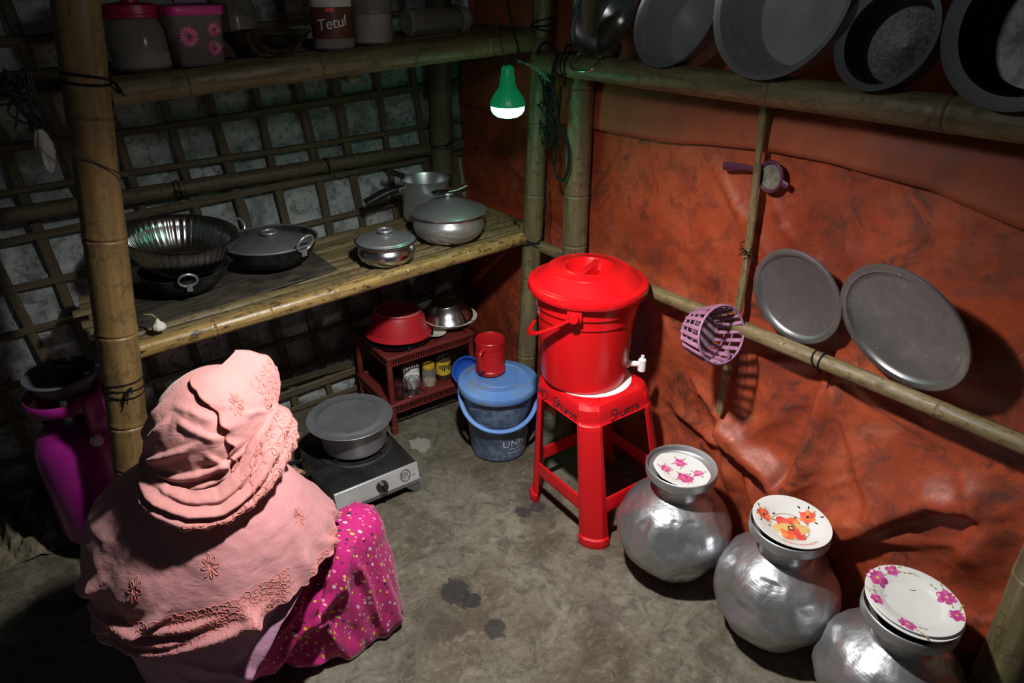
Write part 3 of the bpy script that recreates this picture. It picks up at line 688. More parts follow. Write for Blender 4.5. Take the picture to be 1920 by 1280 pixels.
# ================================================================== ORANGE WALL: trays, basket, strainer
def tray(label, c, r, az, el):
    az, el = radians(az), radians(el); n = Vector((-cos(az) * cos(el), -sin(az) * cos(el), sin(el)))
    o = obj('round_tray', G().lathe([(0, -.006), (r * .84, -.006), (r * .88, -.003), (r * .90, .004), (r * .975, .006), (r, .004), (r * .995, .009), (r * .97, .0105), (r * .89, .0085), (r * .865, .001), (r * .83, -.0015), (0, -.0015)], 96), M['tray'], None, 40)
    o.matrix_world = aim(c, n); return tag(o, label, 'tray', 'round trays on the bamboo rail')
def tray_mat():
    m, nt, bs = base_mat('scuffed_grey_aluminium_tray'); v = coords(nt); n1 = noise(nt, v, 11, 8, .72, .8); n2 = noise(nt, v, 70, 4, .6)
    c = ramp(nt, n1, [(.3, (.23, .235, .245)), (.55, (.30, .305, .315)), (.75, (.42, .425, .435))]); c = mixc(nt, maprange(nt, n2, .66, .74, 0, .8), c, (.75, .76, .78))
    nt.links.new(c, bs.inputs['Base Color']); bs.inputs['Metallic'].default_value = .85
    nt.links.new(maprange(nt, n1, .3, .7, .46, .34), bs.inputs['Roughness']); bump(nt, bs, n1, .12, .002); return m
M['tray'] = tray_mat()
tray('smaller round aluminium tray standing on the bamboo rail', (.079, -1.638, .908), .125, -1.4, -9.5)
tray('larger round aluminium tray standing on the bamboo rail at right', (.050, -1.908, .941), .154, -8, -19.8)

t = link(bpy.data.objects.new('plastic_basket', None)); tag(t, 'dusty lavender slatted plastic basket hung on the bamboo batten', 'basket')
ax = Vector((-.10, -.93, .30)).normalized(); t.matrix_world = aim((-.012, -1.43, .752), ax, radians(20))
E1, E2 = 1.25, 1.2
def ering(r, z, th, n=40): return G().tube([(r * E1 * cos(a_), r * E2 * sin(a_), z) for a_ in np.linspace(0, 2 * pi, n + 1)[:-1]], th, 8, closed=True)
obj('rim', ering(.063, .085, .0034), M['lav'], t, 180)
obj('lower_ring', ering(.049, .004, .003), M['lav'], t, 180)
for z, r in ((.028, .0535), (.052, .0575)): obj('hoop', ering(r, z, .0018), M['lav'], t, 180)
for k in range(20):
    a_ = 2 * pi * k / 20; b_ = a_ + .16
    obj('rib', G().tube([(.049 * E1 * cos(a_), .049 * E2 * sin(a_), .003), (.057 * E1 * cos((a_ + b_) / 2), .057 * E2 * sin((a_ + b_) / 2), .045), (.063 * E1 * cos(b_), .063 * E2 * sin(b_), .085)], .0062, 6), M['lav'], t, 60)
g = G(); g.lathe([(0, .0), (.05, .0), (.05, .004), (0, .004)], 40); g.v = [(x * E1, y * E2, z) for x, y, z in g.v]
obj('base', g, M['lav_in'], t, 40)
obj('handle_stub', G().tube(catmull([(.0, -.048, .083), (-.006, -.066, .088), (-.016, -.083, .076)], 5), .005, 6, flat=.4), M['lav'], t, 60)

t = thing('tea_strainer', 'plum plastic tea strainer tucked behind the bamboo batten', 'strainer', (.108, -1.487, 1.166))
R_ = Matrix.Rotation(radians(-90), 4, 'Y')      # disc faces -X
obj('frame', G().tube([(0, .033 * cos(a_), .036 * sin(a_)) for a_ in np.linspace(0, 2 * pi, 33)[:-1]], .0048, 8, closed=True), M['plum'], t, 180)
obj('mesh_disc', G().lathe([(0, -.012), (.02, -.008), (.033, 0)], 32).xf(Matrix.Rotation(radians(-90), 4, 'Y') @ Matrix.Diagonal((1.06, .98, 1, 1))), M['gauze'], t, 180, [solid(.0012, 0)])
obj('handle', G().tube(catmull([(0, .036, .006), (0, .07, .009), (0, .115, .003), (0, .145, -.002)], 7), [.0085, .0083, .008, .0078, .0076, .0075, .0074, .0075, .0077, .008, .0083, .0087, .009, .0095, .010, .0105, .0108, .011, .0108, .0104, .010, .0085][:22], 10, flatb=.35), M['plum'], t, 60)
obj('rest_tab', G().tube([(0, -.033, -.006), (0, -.047, -.012), (0, -.052, -.014)], [.008, .009, .006], 10, flatb=.4), M['plum'], t, 60)

# ================================================================== STOOL AND WATER DISPENSER
SX, SY = -.066, -1.147
def h_at(z): return .179 - .086 * z
def lean(z): return -.037 * z / .49, .026 * z / .49     # the stool's top sits a little off its feet
stool = thing('plastic_stool', 'red plastic stool with handwritten names under the water dispenser', 'stool', (SX, SY, 0))
def ring(h, rc, z):
    """points of a rounded square, per side: straight points, then the corner arc; returns points and their class"""
    P = []; q = .62 * h
    for k in range(4):
        a_ = k * pi / 2; d = Vector((cos(a_), sin(a_), 0)); s_ = Vector((-sin(a_), cos(a_), 0))
        for p in (-(h - rc), -q, -q * .5, 0, q * .5, q, h - rc): P.append(d * h + s_ * p)
        c = d * (h - rc) + s_ * (h - rc)
        for j in range(1, 5):
            b_ = a_ + (pi / 2) * (.06, .30, .70, .94)[j - 1]; P.append(c + Vector((cos(b_), sin(b_), 0)) * rc * (.93, .86, .86, .93)[j - 1])
    dx, dy = lean(z); return [(p.x + dx, p.y + dy, z) for p in P]
NR = 44
ZL = [0, .028, .06, .120, .135, .155, .170, .22, .28, .34, .40, .422, .44, .455]
rings = [ring(h_at(z), .042, z) for z in ZL]
rings += [ring(h_at(.455) - .003, .042, .472), ring(h_at(.455) - .010, .042, .484), ring(h_at(.455) - .020, .042, .489), ring(h_at(.455) - .028, .04, .4895), ring(.085, .04, .4895), ring(.04, .03, .4895)]
nz = len(ZL)
parts = {}
for i in range(len(rings) - 1):
    for j in range(NR):
        side, m_ = divmod(j, 11); mid = 1 <= m_ <= 4
        if i >= nz - 1 or ZL[i] >= .422 - 1e-6: key = 'seat'
        elif mid: key = ('crossbar', side) if .12 - 1e-6 <= ZL[i] and ZL[i + 1] <= .170 + 1e-6 else None
        else: key = ('leg', side if m_ >= 5 else (side - 1) % 4)
        # arched shoulders of the openings
        if key: parts.setdefault(key, []).append((i, j))
legs = {}
for key, L in parts.items():
    V = []; idx = {}; F = []
    def vid(i, j):
        j %= NR
        if (i, j) not in idx: idx[(i, j)] = len(V); V.append(rings[i][j])
        return idx[(i, j)]
    for i, j in L: F.append((vid(i, j), vid(i, j + 1), vid(i + 1, j + 1), vid(i + 1, j)))
    if key == 'seat': F.append(tuple(vid(len(rings) - 1, j) for j in range(NR)))
    nm = key if isinstance(key, str) else key[0]
    o = obj(nm, G().add(V, F), M['red_stool'], stool, 24, [solid(.0065, -1), bev(.0015, 2)])
    if nm == 'leg': legs[key[1]] = o
for k, leg in legs.items():                      # thicker shoes at the feet
    cols = [(k * 11 + m_) % NR for m_ in range(5, 13)]
    A = np.array([[ring(h_at(z) + d_, .044, z)[j] for j in cols] for z, d_ in ((.0, .007), (.018, .0075), (.028, .006), (.032, .0005))])
    obj('foot', G().grid(A), M['red_stool'], leg, 45, [solid(.012, -1), bev(.002, 2)])
# handwriting on the aprons
GL = {'M': [[(0, 0), (.05, 1), (.35, .35), (.7, 1), (.75, 0)]], 'D': [[(0, .95), (.02, 0), (.4, .12), (.55, .5), (.4, .9), (0, .95)]], '.': [[(0, .05), (.06, .02)]],
      'S': [[(.6, .85), (.4, 1), (.1, .85), (.15, .6), (.5, .45), (.55, .15), (.3, 0), (0, .12)]], 'h': [[(.0, 1), (.02, 0), (.05, .4), (.25, .55), (.38, .4), (.4, 0)]],
      'u': [[(0, .5), (.03, .12), (.2, 0), (.38, .2), (.4, .5), (.42, 0)]], 'r': [[(0, .5), (.04, 0), (.06, .35), (.25, .5), (.35, .45)]], 'o': [[(.2, .5), (.02, .3), (.15, 0), (.35, .15), (.35, .4), (.2, .5)]],
      'z': [[(0, .48), (.35, .5), (.05, .02), (.4, .05)]], 'm': [[(0, .5), (.02, 0), (.06, .4), (.2, .5), (.25, 0), (.3, .4), (.42, .5), (.47, 0)]], 's': [[(.35, .45), (.15, .5), (.05, .38), (.32, .18), (.25, 0), (0, .05)]],
      'a': [[(.35, .45), (.1, .45), (.02, .2), (.15, 0), (.35, .3), (.37, .48), (.45, .0), (.6, .1)]]}
ADV = {'M': .92, 'D': .72, '.': .3, 'S': .72, 'h': .55, 'u': .55, 'r': .42, 'o': .5, 'z': .55, 'm': .6, 's': .48, ' ': .35, 'a': .7}
def scribble(text, size, fn, th=.0013):
    x = 0
    for ch in text:
        g = G()
        for st in GL.get(ch, []): g.tube([fn(p.x, p.y) for p in catmull([((x + a_) * size + b_ * size * .1, b_ * size, 0) for a_, b_ in st], 5)], th, 6)
        x += ADV[ch]
        if g.v: obj('letter', g, M['ink'], stool, 180)
def left_face(u, v): z = .430 + v * .9 + .01 * u; return (lean(z)[0] - h_at(min(z, .455)) - .0006 + max(0, z - .455) * .2, lean(z)[1] + .108 - u, z)
def right_face(u, v): z = .428 + v + .05 * u; return (lean(z)[0] - .056 + u, lean(z)[1] - h_at(min(z, .455)) - .0006 + max(0, z - .455) * .2, z)
scribble('MD. Shuroz', .036, left_face)
scribble('Shumsa', .034, right_face, .0011)

g = G().lathe([(0, 0), (.131, 0), (.132, .0006), (.131, .0012), (0, .0012)], 64)
tag(obj('paper_disc', g, M['paper'], None, 40, loc=(-.1005, -1.103, .4897)), 'white paper disc peeping out under the red water dispenser', 'paper')
t = thing('water_dispenser', 'bright red lidded bucket with white tap on the stool', 'bucket', (-.112, -1.086, .4912)); t.scale = (.985, .985, 1.075)
obj('body', G().lathe([(0, 0), (.128, 0), (.132, .004), (.1335, .012), (.147, .205), (.151, .207), (.1515, .222), (.1535, .235), (.1585, .238), (.160, .262), (.164, .264), (.165, .296)], 96), M['red_pl'], t, 35)
lid = obj('lid', G().lathe([(.168, .276), (.1775, .276), (.180, .281), (.1805, .292), (.178, .299), (.172, .302), (.164, .301), (.160, .303), (.124, .332), (.121, .3335), (.118, .332), (.1165, .3335), (.078, .338), (.076, .3395), (.073, .3385), (.069, .338), (.066, .333), (.060, .312), (.056, .308), (0, .308)], 96), M['red_pl'], t, 35)
g = G(); b_ = .0155
g.hexa([(-.066, -b_, .309), (.066, -b_, .309), (.066, b_, .309), (-.066, b_, .309), (-.066, -b_ * .7, .338), (.066, -b_ * .7, .338), (.066, b_ * .7, .338), (-.066, b_ * .7, .338)])
obj('grip', g.xf(Matrix.Rotation(radians(26), 4, 'Z')), M['red_pl'], lid, 35, [bev(.004, 3)])
ed = Vector((-.80, -.60, 0)); ld = Vector((-.60, .80, 0)); dn = Vector((0, 0, -1)); c = Vector((0, 0, .252))
P = [c + ed * .170 * cos(q) + (ld * .172 + dn * .115) * sin(q) ** .9 for q in np.linspace(0.0, pi, 40)]
h = obj('handle', G().tube(P, .0105, 10, flat=.45), M['red_pl'], t, 180)
for sgn in (1, -1): obj('ear', G().tube([c + ed * sgn * .150, c + ed * sgn * .176, c + ed * sgn * .182], [.017, .017, .013], 16), M['red_pl'], h, 40)
for sgn in (1, -1):
    s_ = Vector((-ed.y, ed.x, 0)); q = c + ed * sgn * .160
    obj('ear_bracket', G().hexa([q + s_ * a_ + ed * sgn * b_ + Vector((0, 0, z)) for z in (-.012, .03) for a_, b_ in ((-.022, -.004), (.022, -.004), (.022, .012), (-.022, .012))]), M['red_pl'], t, 30, [bev(.003)])
td = Vector((.735, -.68, 0)).normalized(); b0 = Vector((0, 0, .045)) + td * .136
tp = obj('tap', G().tube([b0 - td * .01, b0 + td * .006, b0 + td * .0065, b0 + td * .05], [.013, .013, .0085, .0085], 16), M['white_pl'], t, 40)
e_ = b0 + td * .047
obj('spout', G().tube([e_ + Vector((0, 0, -.024)), e_ + Vector((0, 0, -.020)), e_ + Vector((0, 0, .014)), e_ + Vector((0, 0, .018))], [.007, .0125, .0125, .009], 16), M['white_pl'], tp, 40)
obj('push_button', G().tube([e_ + Vector((0, 0, .017)), e_ + Vector((0, 0, .028))], .0055, 12), M['white_pl'], tp, 40)
# paper label on the bucket side: white ground, a few dark bars
lab = G(); bar = G()
def on_bucket(a_, z): r = .1335 + (z - .012) / .193 * .0135 + .0007; return (r * cos(a_), r * sin(a_), z)
def patch(gg, a0, a1, z0, z1, f, off=0):
    n = 10; A = np.array([[f(a0 + (a1 - a0) * j / n, z) for j in range(n + 1)] for z in np.linspace(z0, z1, 4)]); 
    if off: A[:, :, :2] *= 1 + off
    gg.grid(A)
a0 = atan2(td.y, td.x)
patch(lab, a0 - .25, a0 + .65, .062, .150, on_bucket)
for k in range(7): patch(bar, a0 - .2, a0 + .55 - .1 * (k % 3), .084 + k * .009, .088 + k * .009, on_bucket, .003)
lb = obj('label', lab, M['paper'], t, 180); obj('label_print', bar, M['ink'], lb, 180)['kind'] = 'stuff'

# ================================================================== BLUE BUCKET, MUG
m_, nt_, bs_ = base_mat('dirty_blue_lid'); v_ = coords(nt_); n_ = noise(nt_, v_, 14, 7, .7, .6)
c_ = ramp(nt_, noise(nt_, v_, 5, 3), [(.35, (.085, .21, .52)), (.65, (.15, .31, .66))]); c_ = mixc(nt_, maprange(nt_, n_, .50, .62, 0, .65), c_, (.20, .23, .22))
nt_.links.new(c_, bs_.inputs['Base Color']); bs_.inputs['Roughness'].default_value = .5; M['blue_lid'] = m_
t = thing('blue_bucket', 'blue lidded plastic bucket with a bail handle, left of the red stool', 'bucket', (-.168, -.690, 0))
obj('body', G().lathe([(0, .002), (.098, .002), (.103, .006), (.105, .02), (.1185, .165), (.121, .168), (.1215, .176), (.1235, .18), (.131, .262), (.137, .264), (.1375, .27), (.133, .272), (.134, .29)], 80), M['bluebody'], t, 35)
obj('lid', G().lathe([(.138, .272), (.146, .272), (.1485, .277), (.149, .292), (.146, .299), (.140, .302), (.131, .302), (.128, .304), (.112, .306), (.108, .309), (.102, .309), (.099, .306), (.072, .305), (.068, .308), (.063, .308), (.06, .304), (0, .304)], 80), M['blue_lid'] if 'blue_lid' in M else M['blue_pl'], t, 35)
ld = Vector((-.88, .47, 0)).normalized(); fr = Vector((-.47, -.88, 0)).normalized()
P = [Vector((0, 0, .258)) + ld * .142 * cos(q) + (fr * .135 + Vector((0, 0, -.098))) * sin(q) ** .85 for q in np.linspace(0, pi, 36)]
h = obj('handle', G().tube(P, .0085, 10, flat=.5), M['blue_pl'], t, 180)
for sgn in (1, -1): obj('ear', G().tube([Vector((0, 0, .258)) + ld * sgn * .126, Vector((0, 0, .258)) + ld * sgn * .149], .013, 14), M['blue_pl'], h, 40)
def wrap(body, size, a_c, z_c, f, eps=.0008, spacing=1.05):
    V, F = text_geo(body, size, 0, spacing); g = G()
    return g.add([f(a_c + x / .112, z_c + y, eps) for x, y, _ in V], F)
def on_blue(a_, z, e): r = .105 + (z - .02) / .145 * .0135 + e; return (r * cos(a_), r * sin(a_), z)
view = atan2(-1.825, -1.23)
M['white_ink'] = simple('white_print', (.62, .68, .75), rough=.6)
g = wrap('UNHCR', .042, view + .80, .083, on_blue, .0016)
for body, z in (('The UN', .058), ('Refugee Agency', .041)):
    V, F = text_geo(body, .017, 0, 1.05); x0 = min(v[0] for v in V)
    g.add([on_blue(view + .34 + (x - x0) / .112, z + y, .0012) for x, y, _ in V], F)
for k in range(5): g.tube([on_blue(view + .62 + .03 * k + .10 * q, .128 + .012 * sin(q * 3 + k * .4) + .004 * k, .0008) for q in np.linspace(0, 1, 8)], .0011, 5)
obj('print', g, M['white_ink'], t, None)['kind'] = 'stuff'
t = thing('plastic_mug', 'red plastic mug standing on the blue bucket lid', 'mug', (-.163, -.632, .3075))
obj('body', G().lathe([(0, .001), (.046, .001), (.0545, .002), (.056, .005), (.056, .016), (.0525, .019), (.0515, .022), (.0535, .10), (.0525, .104), (.0545, .106), (.0555, .132), (.054, .134), (.052, .131), (.050, .10), (.049, .01), (0, .006)], 56), M['red_mug'], t, 35)
hd = Vector((-.86, -.50, 0)).normalized()
P = catmull([hd * .050 + Vector((0, 0, .112)), hd * .078 + Vector((0, 0, .108)), hd * .083 + Vector((0, 0, .085)), hd * .078 + Vector((0, 0, .045)), hd * .066 + Vector((0, 0, .030)), hd * .050 + Vector((0, 0, .032))], 6)
obj('handle', G().tube(P, .0075, 10, flat=.7), M['red_mug'], t, 180)
t = thing('blue_scoop', 'small bright blue plastic bowl squeezed between the rack and blue bucket', 'bowl', (-.145, -.435, 0))
bm_ = Matrix.Translation((0, 0, .205)) @ Matrix.Rotation(radians(62), 4, Vector((.8, -.6, 0))) 
o = obj('bowl', G().lathe([(0, -.045), (.035, -.042), (.052, -.02), (.058, 0), (.062, .001), (.060, .003), (.055, 0), (.049, -.02), (.033, -.037), (0, -.041)], 40).xf(bm_), simple('bright_blue_plastic', (.02, .10, .50), (.03, .13, .58), 8, .35), t, 40)
obj('stem', G().tube([(0, 0, .002), (0, 0, .17)], .008, 10), M['blue_pl'], t, 40)

# ================================================================== RED TWO-TIER RACK
RX0, RX1, RY0, RY1 = -.452, -.088, -.378, -.088
rack = thing('dish_rack', 'maroon two-tier plastic rack under the bamboo shelf', 'rack', (0, 0, 0))
for x in (RX0, RX1):
    for y in (RY0, RY1):
        leg = obj('post', G().tube([(x, y, .002), (x, y, .03), (x, y, .032), (x, y, .30), (x, y, .335)], [.0145, .0145, .0115, .0115, .0115], 14), M['maroon'], rack, 40)
def tier(z, hgt):
    tr = obj('shelf_tray', G().box(RX0 - .008, RX1 + .008, RY0 - .008, RY1 + .008, z - .004, z), M['maroon'], rack, 30)
    g = G()
    for a_, b_, c_, d_ in ((RX0 - .014, RX1 + .014, RY0 - .014, RY0 + .006), (RX0 - .014, RX1 + .014, RY1 - .006, RY1 + .014), (RX0 - .014, RX0 + .006, RY0 + .006, RY1 - .006), (RX1 - .006, RX1 + .014, RY0 + .006, RY1 - .006)):
        g.box(a_, b_, c_, d_, z, z + .014)
    obj('rim', g, M['maroon'], rack, 30, [bev(.003, 2)])
    g = G(); zb = z - hgt
    for y in (RY0 - .009, RY1 + .006): g.box(RX0 - .01, RX1 + .01, y, y + .003, zb - .006, zb)
    for x in (RX0 - .009, RX1 + .006): g.box(x, x + .003, RY0, RY1, zb - .006, zb)
    n = 34
    for i in range(n + 1):
        x = RX0 + (RX1 - RX0) * i / n
        for y in (RY0 - .009, RY1 + .006): g.box(x - .0026, x + .0026, y, y + .003, zb, z)
    for i in range(26):
        y = RY0 + (RY1 - RY0) * i / 25
        for x in (RX0 - .009, RX1 + .006): g.box(x, x + .003, y - .0026, y + .0026, zb, z)
    o = obj('slotted_apron', g, M['maroon'], rack, None); o['kind'] = 'stuff'
tier(.328, .022); tier(.122, .026)
g = G()
for k in range(22):
    y = RY0 + .02 + k * .0115; g.tube([(RX1 + .002, y, .342), (RX1 + .024, y, .372)], .0016, 5)
g.tube([(RX1 + .024, RY0 + .01, .374), (RX1 + .024, RY1, .374)], .003, 6)
o = obj('side_rail', g, M['maroon'], rack, 180); o['kind'] = 'stuff'

t = thing('dark_pan', 'dark shallow pan lying under the upturned red tub', 'pan', (-.338, -.242, .328))
obj('body', G().lathe([(0, .0), (.10, .0), (.124, .010), (.136, .026), (.138, .027), (.135, .0275), (.122, .014), (.1, .006), (0, .006)], 48), M['black_pl'], t, 40)
obj('handle', G().tube([(-.02, -.128, .022), (-.03, -.150, .024)], .008, 8), M['black_pl'], t, 40)
t = thing('plastic_tub', 'red plastic tub turned upside down on the rack', 'tub', (-.340, -.243, .3555), (radians(-3), radians(4), 0)); t.scale = (1, 1, 1.22)
obj('body', G().lathe([(.118, .004), (.126, .0), (.131, .002), (.130, .006), (.117, .014), (.102, .066), (.097, .074), (.090, .0785), (.086, .0785), (.084, .0765), (0, .0765)], 72), M['red_tub'], t, 35)
obj('foot_ring', G().lathe([(.092, .078), (.090, .081), (.086, .0815), (.0845, .078)], 72), simple('worn_pale_edge', (.62, .20, .19), rough=.5), t, 40)
t = thing('cream_bowl', 'cream bowl under the upturned steel bowl on the rack', 'bowl', (-.112, -.262, .328))
obj('body', G().lathe([(0, .001), (.04, .001), (.06, .012), (.088, .036), (.108, .046), (.110, .0475), (.106, .048), (.084, .04), (.055, .016), (0, .007)], 64), M['cream'], t, 40)
t = thing('steel_bowl', 'shiny steel bowl turned upside down over the cream bowl', 'bowl', (-.122, -.255, .3765), (radians(3), radians(-6), 0))
obj('body', G().lathe([(.096, .004), (.104, .0), (.106, .002), (.098, .008), (.086, .030), (.066, .054), (.052, .060), (.050, .0625), (.046, .060), (0, .060)], 64), M['steel'], t, 40)
t = thing('cream_plate', 'small white plate showing between red tub and steel bowl', 'plate', (-.222, -.285, .343), (radians(6), radians(10), 0))
obj('body', G().lathe([(0, .0), (.03, .0), (.05, .008), (.064, .012), (.0645, .0135), (.05, .0105), (.028, .003), (0, .003)], 48), M['cream'], t, 40)

def glass_mug(x, y, label, rz):
    t = thing('glass_mug', label, 'glass', (x, y, .1225), (0, 0, rz), 'clear glass mugs on the lower rack tier')
    obj('body', G().lathe([(0, .0), (.024, .0), (.027, .003), (.029, .02), (.0305, .075), (.0295, .076), (.0275, .074), (.0265, .02), (.024, .010), (0, .009)], 40), M['glass'], t, 40)
    obj('handle', G().tube(catmull([(.028, 0, .060), (.045, 0, .058), (.050, 0, .040), (.043, 0, .022), (.028, 0, .018)], 6), .0042, 8), M['glass'], t, 180)
glass_mug(-.402, -.335, 'clear glass mug nearest the left post of the rack', radians(-30))
glass_mug(-.345, -.348, 'clear glass mug with handle in front of the white canister', radians(-45))
t = thing('canister', 'white cylindrical canister on the lower rack tier', 'canister', (-.318, -.285, .1225))
obj('body', G().lathe([(0, 0), (.031, 0), (.033, .003), (.033, .088), (.031, .091), (0, .092)], 40), M['white_pl'], t, 40)
obj('lid', G().lathe([(.034, .080), (.0345, .094), (.032, .097), (0, .098)], 40), M['cream'], t, 40)
M['yellow_lid'] = simple('yellow_plastic', (.55, .36, .02), (.62, .42, .03), 10, .4); M['yellow_label'] = simple('yellow_paper_label', (.62, .45, .03), (.68, .50, .04), 12, .6)
M['powder'] = simple('white_powder', (.78, .77, .72), (.84, .83, .79), 40, .9)
t = thing('spice_jar', 'clear jar with yellow lid and a little salt, lower rack tier', 'jar', (-.252, -.312, .1225))
obj('body', G().lathe([(0, 0), (.026, 0), (.028, .003), (.028, .070), (.023, .078), (.023, .084), (.021, .084), (.0265, .068), (.0265, .004), (0, .002)], 40), M['clear_pl'], t, 40)
obj('lid', G().lathe([(.0245, .078), (.0255, .080), (.0255, .094), (.024, .097), (0, .097)], 40), M['yellow_lid'], t, 40)
obj('salt', G().lathe([(0, .0025), (.026, .0035), (.026, .022), (.012, .026), (0, .028)], 32), M['powder'], t, 60)
t = thing('label_jar', 'jar with a bright yellow label at the right of the lower tier', 'jar', (-.178, -.300, .1225))
obj('body', G().lathe([(0, 0), (.028, 0), (.0305, .003), (.0305, .098), (.024, .108), (.024, .118), (0, .118)], 40), simple('brown_jar', (.05, .03, .02), (.08, .05, .03), 20, .2), t, 40)
lb = obj('label', G().lathe([(.0312, .028), (.0312, .088)], 40), M['yellow_label'], t, 180)
g = G()
for k in range(9):
    a_ = -2.6 + .28 * k; hh = .008 + .012 * ((k * 7) % 3) / 2
    patch(g, a_, a_ + .17, .066 - hh, .07 + hh * .4, lambda q, z: (.0316 * cos(q), .0316 * sin(q), z))
obj('label_print', g, M['ink'], lb, None)['kind'] = 'stuff'

# ================================================================== STOVE WITH POT
M['panel_steel'] = alu_mat('bright_steel_panel', (.74, .76, .79), .30, .4, False, .3, .55)
st = thing('gas_stove', 'single-burner gas stove with steel front panel on the floor', 'stove', (-.690, -.575, 0))
SXW, SF, SB, SZ = .152, -.155, .155, .112
obj('top', G().hexa([(-SXW, SF, SZ - .006), (SXW, SF, SZ - .006), (SXW, SB, SZ - .006), (-SXW, SB, SZ - .006), (-SXW, SF, SZ), (SXW, SF, SZ), (SXW, SB, SZ), (-SXW, SB, SZ)]), M['enamel_top'], st, 30, [bev(.002)])
pan = obj('front_panel', G().hexa([(-SXW, SF - .016, .052), (SXW, SF - .016, .052), (SXW, SF - .010, .050), (-SXW, SF - .010, .050), (-SXW, SF - .002, SZ + .0012), (SXW, SF - .002, SZ + .0012), (SXW, SF + .006, SZ + .0012), (-SXW, SF + .006, SZ + .0012)]), M['panel_steel'], st, 30, [bev(.0015)])
obj('front_skirt', G().hexa([(-SXW, SF - .0145, .038), (SXW, SF - .0145, .038), (SXW, SF - .010, .038), (-SXW, SF - .010, .038), (-SXW, SF - .015, .052), (SXW, SF - .015, .052), (SXW, SF - .010, .052), (-SXW, SF - .010, .052)]), M['alu_dark'], st, 30)
for s_ in (-1, 1):
    x = s_ * SXW; xi = x - s_ * .0025
    obj('side_panel', G().hexa([(x, SF - .012, .045), (x, SB, .045), (xi, SB, .045), (xi, SF - .012, .045), (x, SF - .001, SZ - .004), (x, SB, SZ - .004), (xi, SB, SZ - .004), (xi, SF - .001, SZ - .004)]), M['alu_dark'], st, 30)
    for yy, e_ in ((SF - .012, 1), (SB, -1)):
        a_ = x - s_ * .065; m_ = x - s_ * .022
        obj('foot', G().hexa([(x, yy + e_ * .004, .0), (m_, yy + e_ * .004, .0), (m_, yy + e_ * .014, .0), (x, yy + e_ * .030, .0), (x, yy, .046), (a_, yy, .046), (a_, yy + e_ * .010, .046), (x, yy + e_ * .075, .046)]), M['alu_dark'], st, 30)
obj('back_panel', G().box(-SXW, SXW, SB - .003, SB, .045, SZ - .005), M['alu_dark'], st, 30)
bx, by = .018, .055
obj('drip_bowl', G().lathe([(.06, .002), (.11, .0015), (.118, .005), (.123, .007), (.127, .005), (.130, .001)], 64, (bx, by, SZ)), M['soot'], st, 40)
obj('burner', G().lathe([(0, .012), (.02, .012), (.036, .010), (.042, .004), (.05, .0)], 40, (bx, by, SZ)), M['soot'], st, 40)
for k in range(4):
    a_ = k * pi / 2 + .5
    obj('pan_support', G().hexa([(bx + cos(a_) * r - sin(a_) * w_, by + sin(a_) * r + cos(a_) * w_, SZ + z) for z in (.003, .0155) for r, w_ in ((.05, -.003), (.112, -.003), (.112, .003), (.05, .003))]), M['soot'], st, 30)
pn = Vector((0, -.06, .014)).normalized(); ky = SF - .0095; kz = .080
kb = obj('knob', G().lathe([(.021, 0), (.021, .004), (.018, .006), (.0165, .018), (.014, .020), (0, .0205)], 36).xf(aim((.012, ky, kz), pn)), M['black_pl'], st, 35)
g = G().box(-.004, .004, -.015, .015, .018, .027); obj('knob_grip', g.xf(aim((.012, ky, kz), pn, radians(20))), M['black_pl'], kb, 30, [bev(.0015)])
# oval maker's emblem with its three letters
M['engraved'] = simple('engraved_grey', (.12, .12, .125), rough=.5, metal=.5)
V, F = text_geo('RFL', .026, 0, .9)
mx = aim((.098, SF - .0098, .084), pn, 0)
Q = Matrix.Translation((.100, SF - .0093, .084)) @ Matrix.Rotation(radians(77), 4, 'X')
g = G().add(V, F).xf(Q @ Matrix.Translation((0, 0, .0008)) @ Matrix.Diagonal((.85, 1.25, 1, 1))); em = obj('emblem', g, M['engraved'], pan, None); em['kind'] = 'stuff'
g = G()
for r in (.0205, .0185): g.tube([(r * .95 * cos(a_), r * 1.05 * sin(a_), .0006) for a_ in np.linspace(0, 2 * pi, 41)[:-1]], .0006, 5, closed=True)
obj('emblem_ring', g.xf(Q), M['engraved'], pan, 180)
V, F = text_geo('.25', .010); obj('emblem_mark', G().add(V, F).xf(Q @ Matrix.Translation((.031, -.008, .0008))), M['engraved'], pan, None)
t = thing('cooking_pot', 'aluminium pot standing on the gas stove burner', 'pot', (-.672, -.520, SZ + .0157))
M['pot_alu'] = alu_mat('satin_aluminium', (.50, .50, .515), .34, .3, False, .2, .5)
obj('body', G().lathe([(0, .0), (.098, .0), (.108, .004), (.112, .012), (.1165, .098), (.122, .104), (.122, .106), (.114, .100), (.110, .012), (0, .006)], 72), M['pot_alu'], t, 40)
t = thing('pot_cover', 'grey round plate covering the pot on the stove', 'lid', (-.680, -.520, SZ + .1222))
obj('body', G().lathe([(0, .004), (.100, .004), (.106, .0055), (.112, .002), (.128, .0005), (.146, .006), (.149, .009), (.147, .0105), (.128, .005), (.114, .0065), (.108, .0105), (.102, .010), (.098, .0085), (0, .0085)], 88), M['alu_dark'], t, 40)
g = G().tube(catmull([(-.842, -.44, .075), (-.90, -.40, .05), (-.96, -.36, .02), (-1.05, -.33, .012), (-1.16, -.36, .012), (-1.30, -.36, .013), (-1.36, -.37, .05)], 10), .0075, 10)
tag(obj('gas_hose', g, simple('black_rubber', (.015, .015, .016), rough=.55), None, 180), 'dark rubber gas hose lying on the floor behind the stove', 'hose')
t = thing('grey_bowl', 'grey plastic bowl on the floor between the woman and stove', 'bowl', (-.945, -.560, 0))
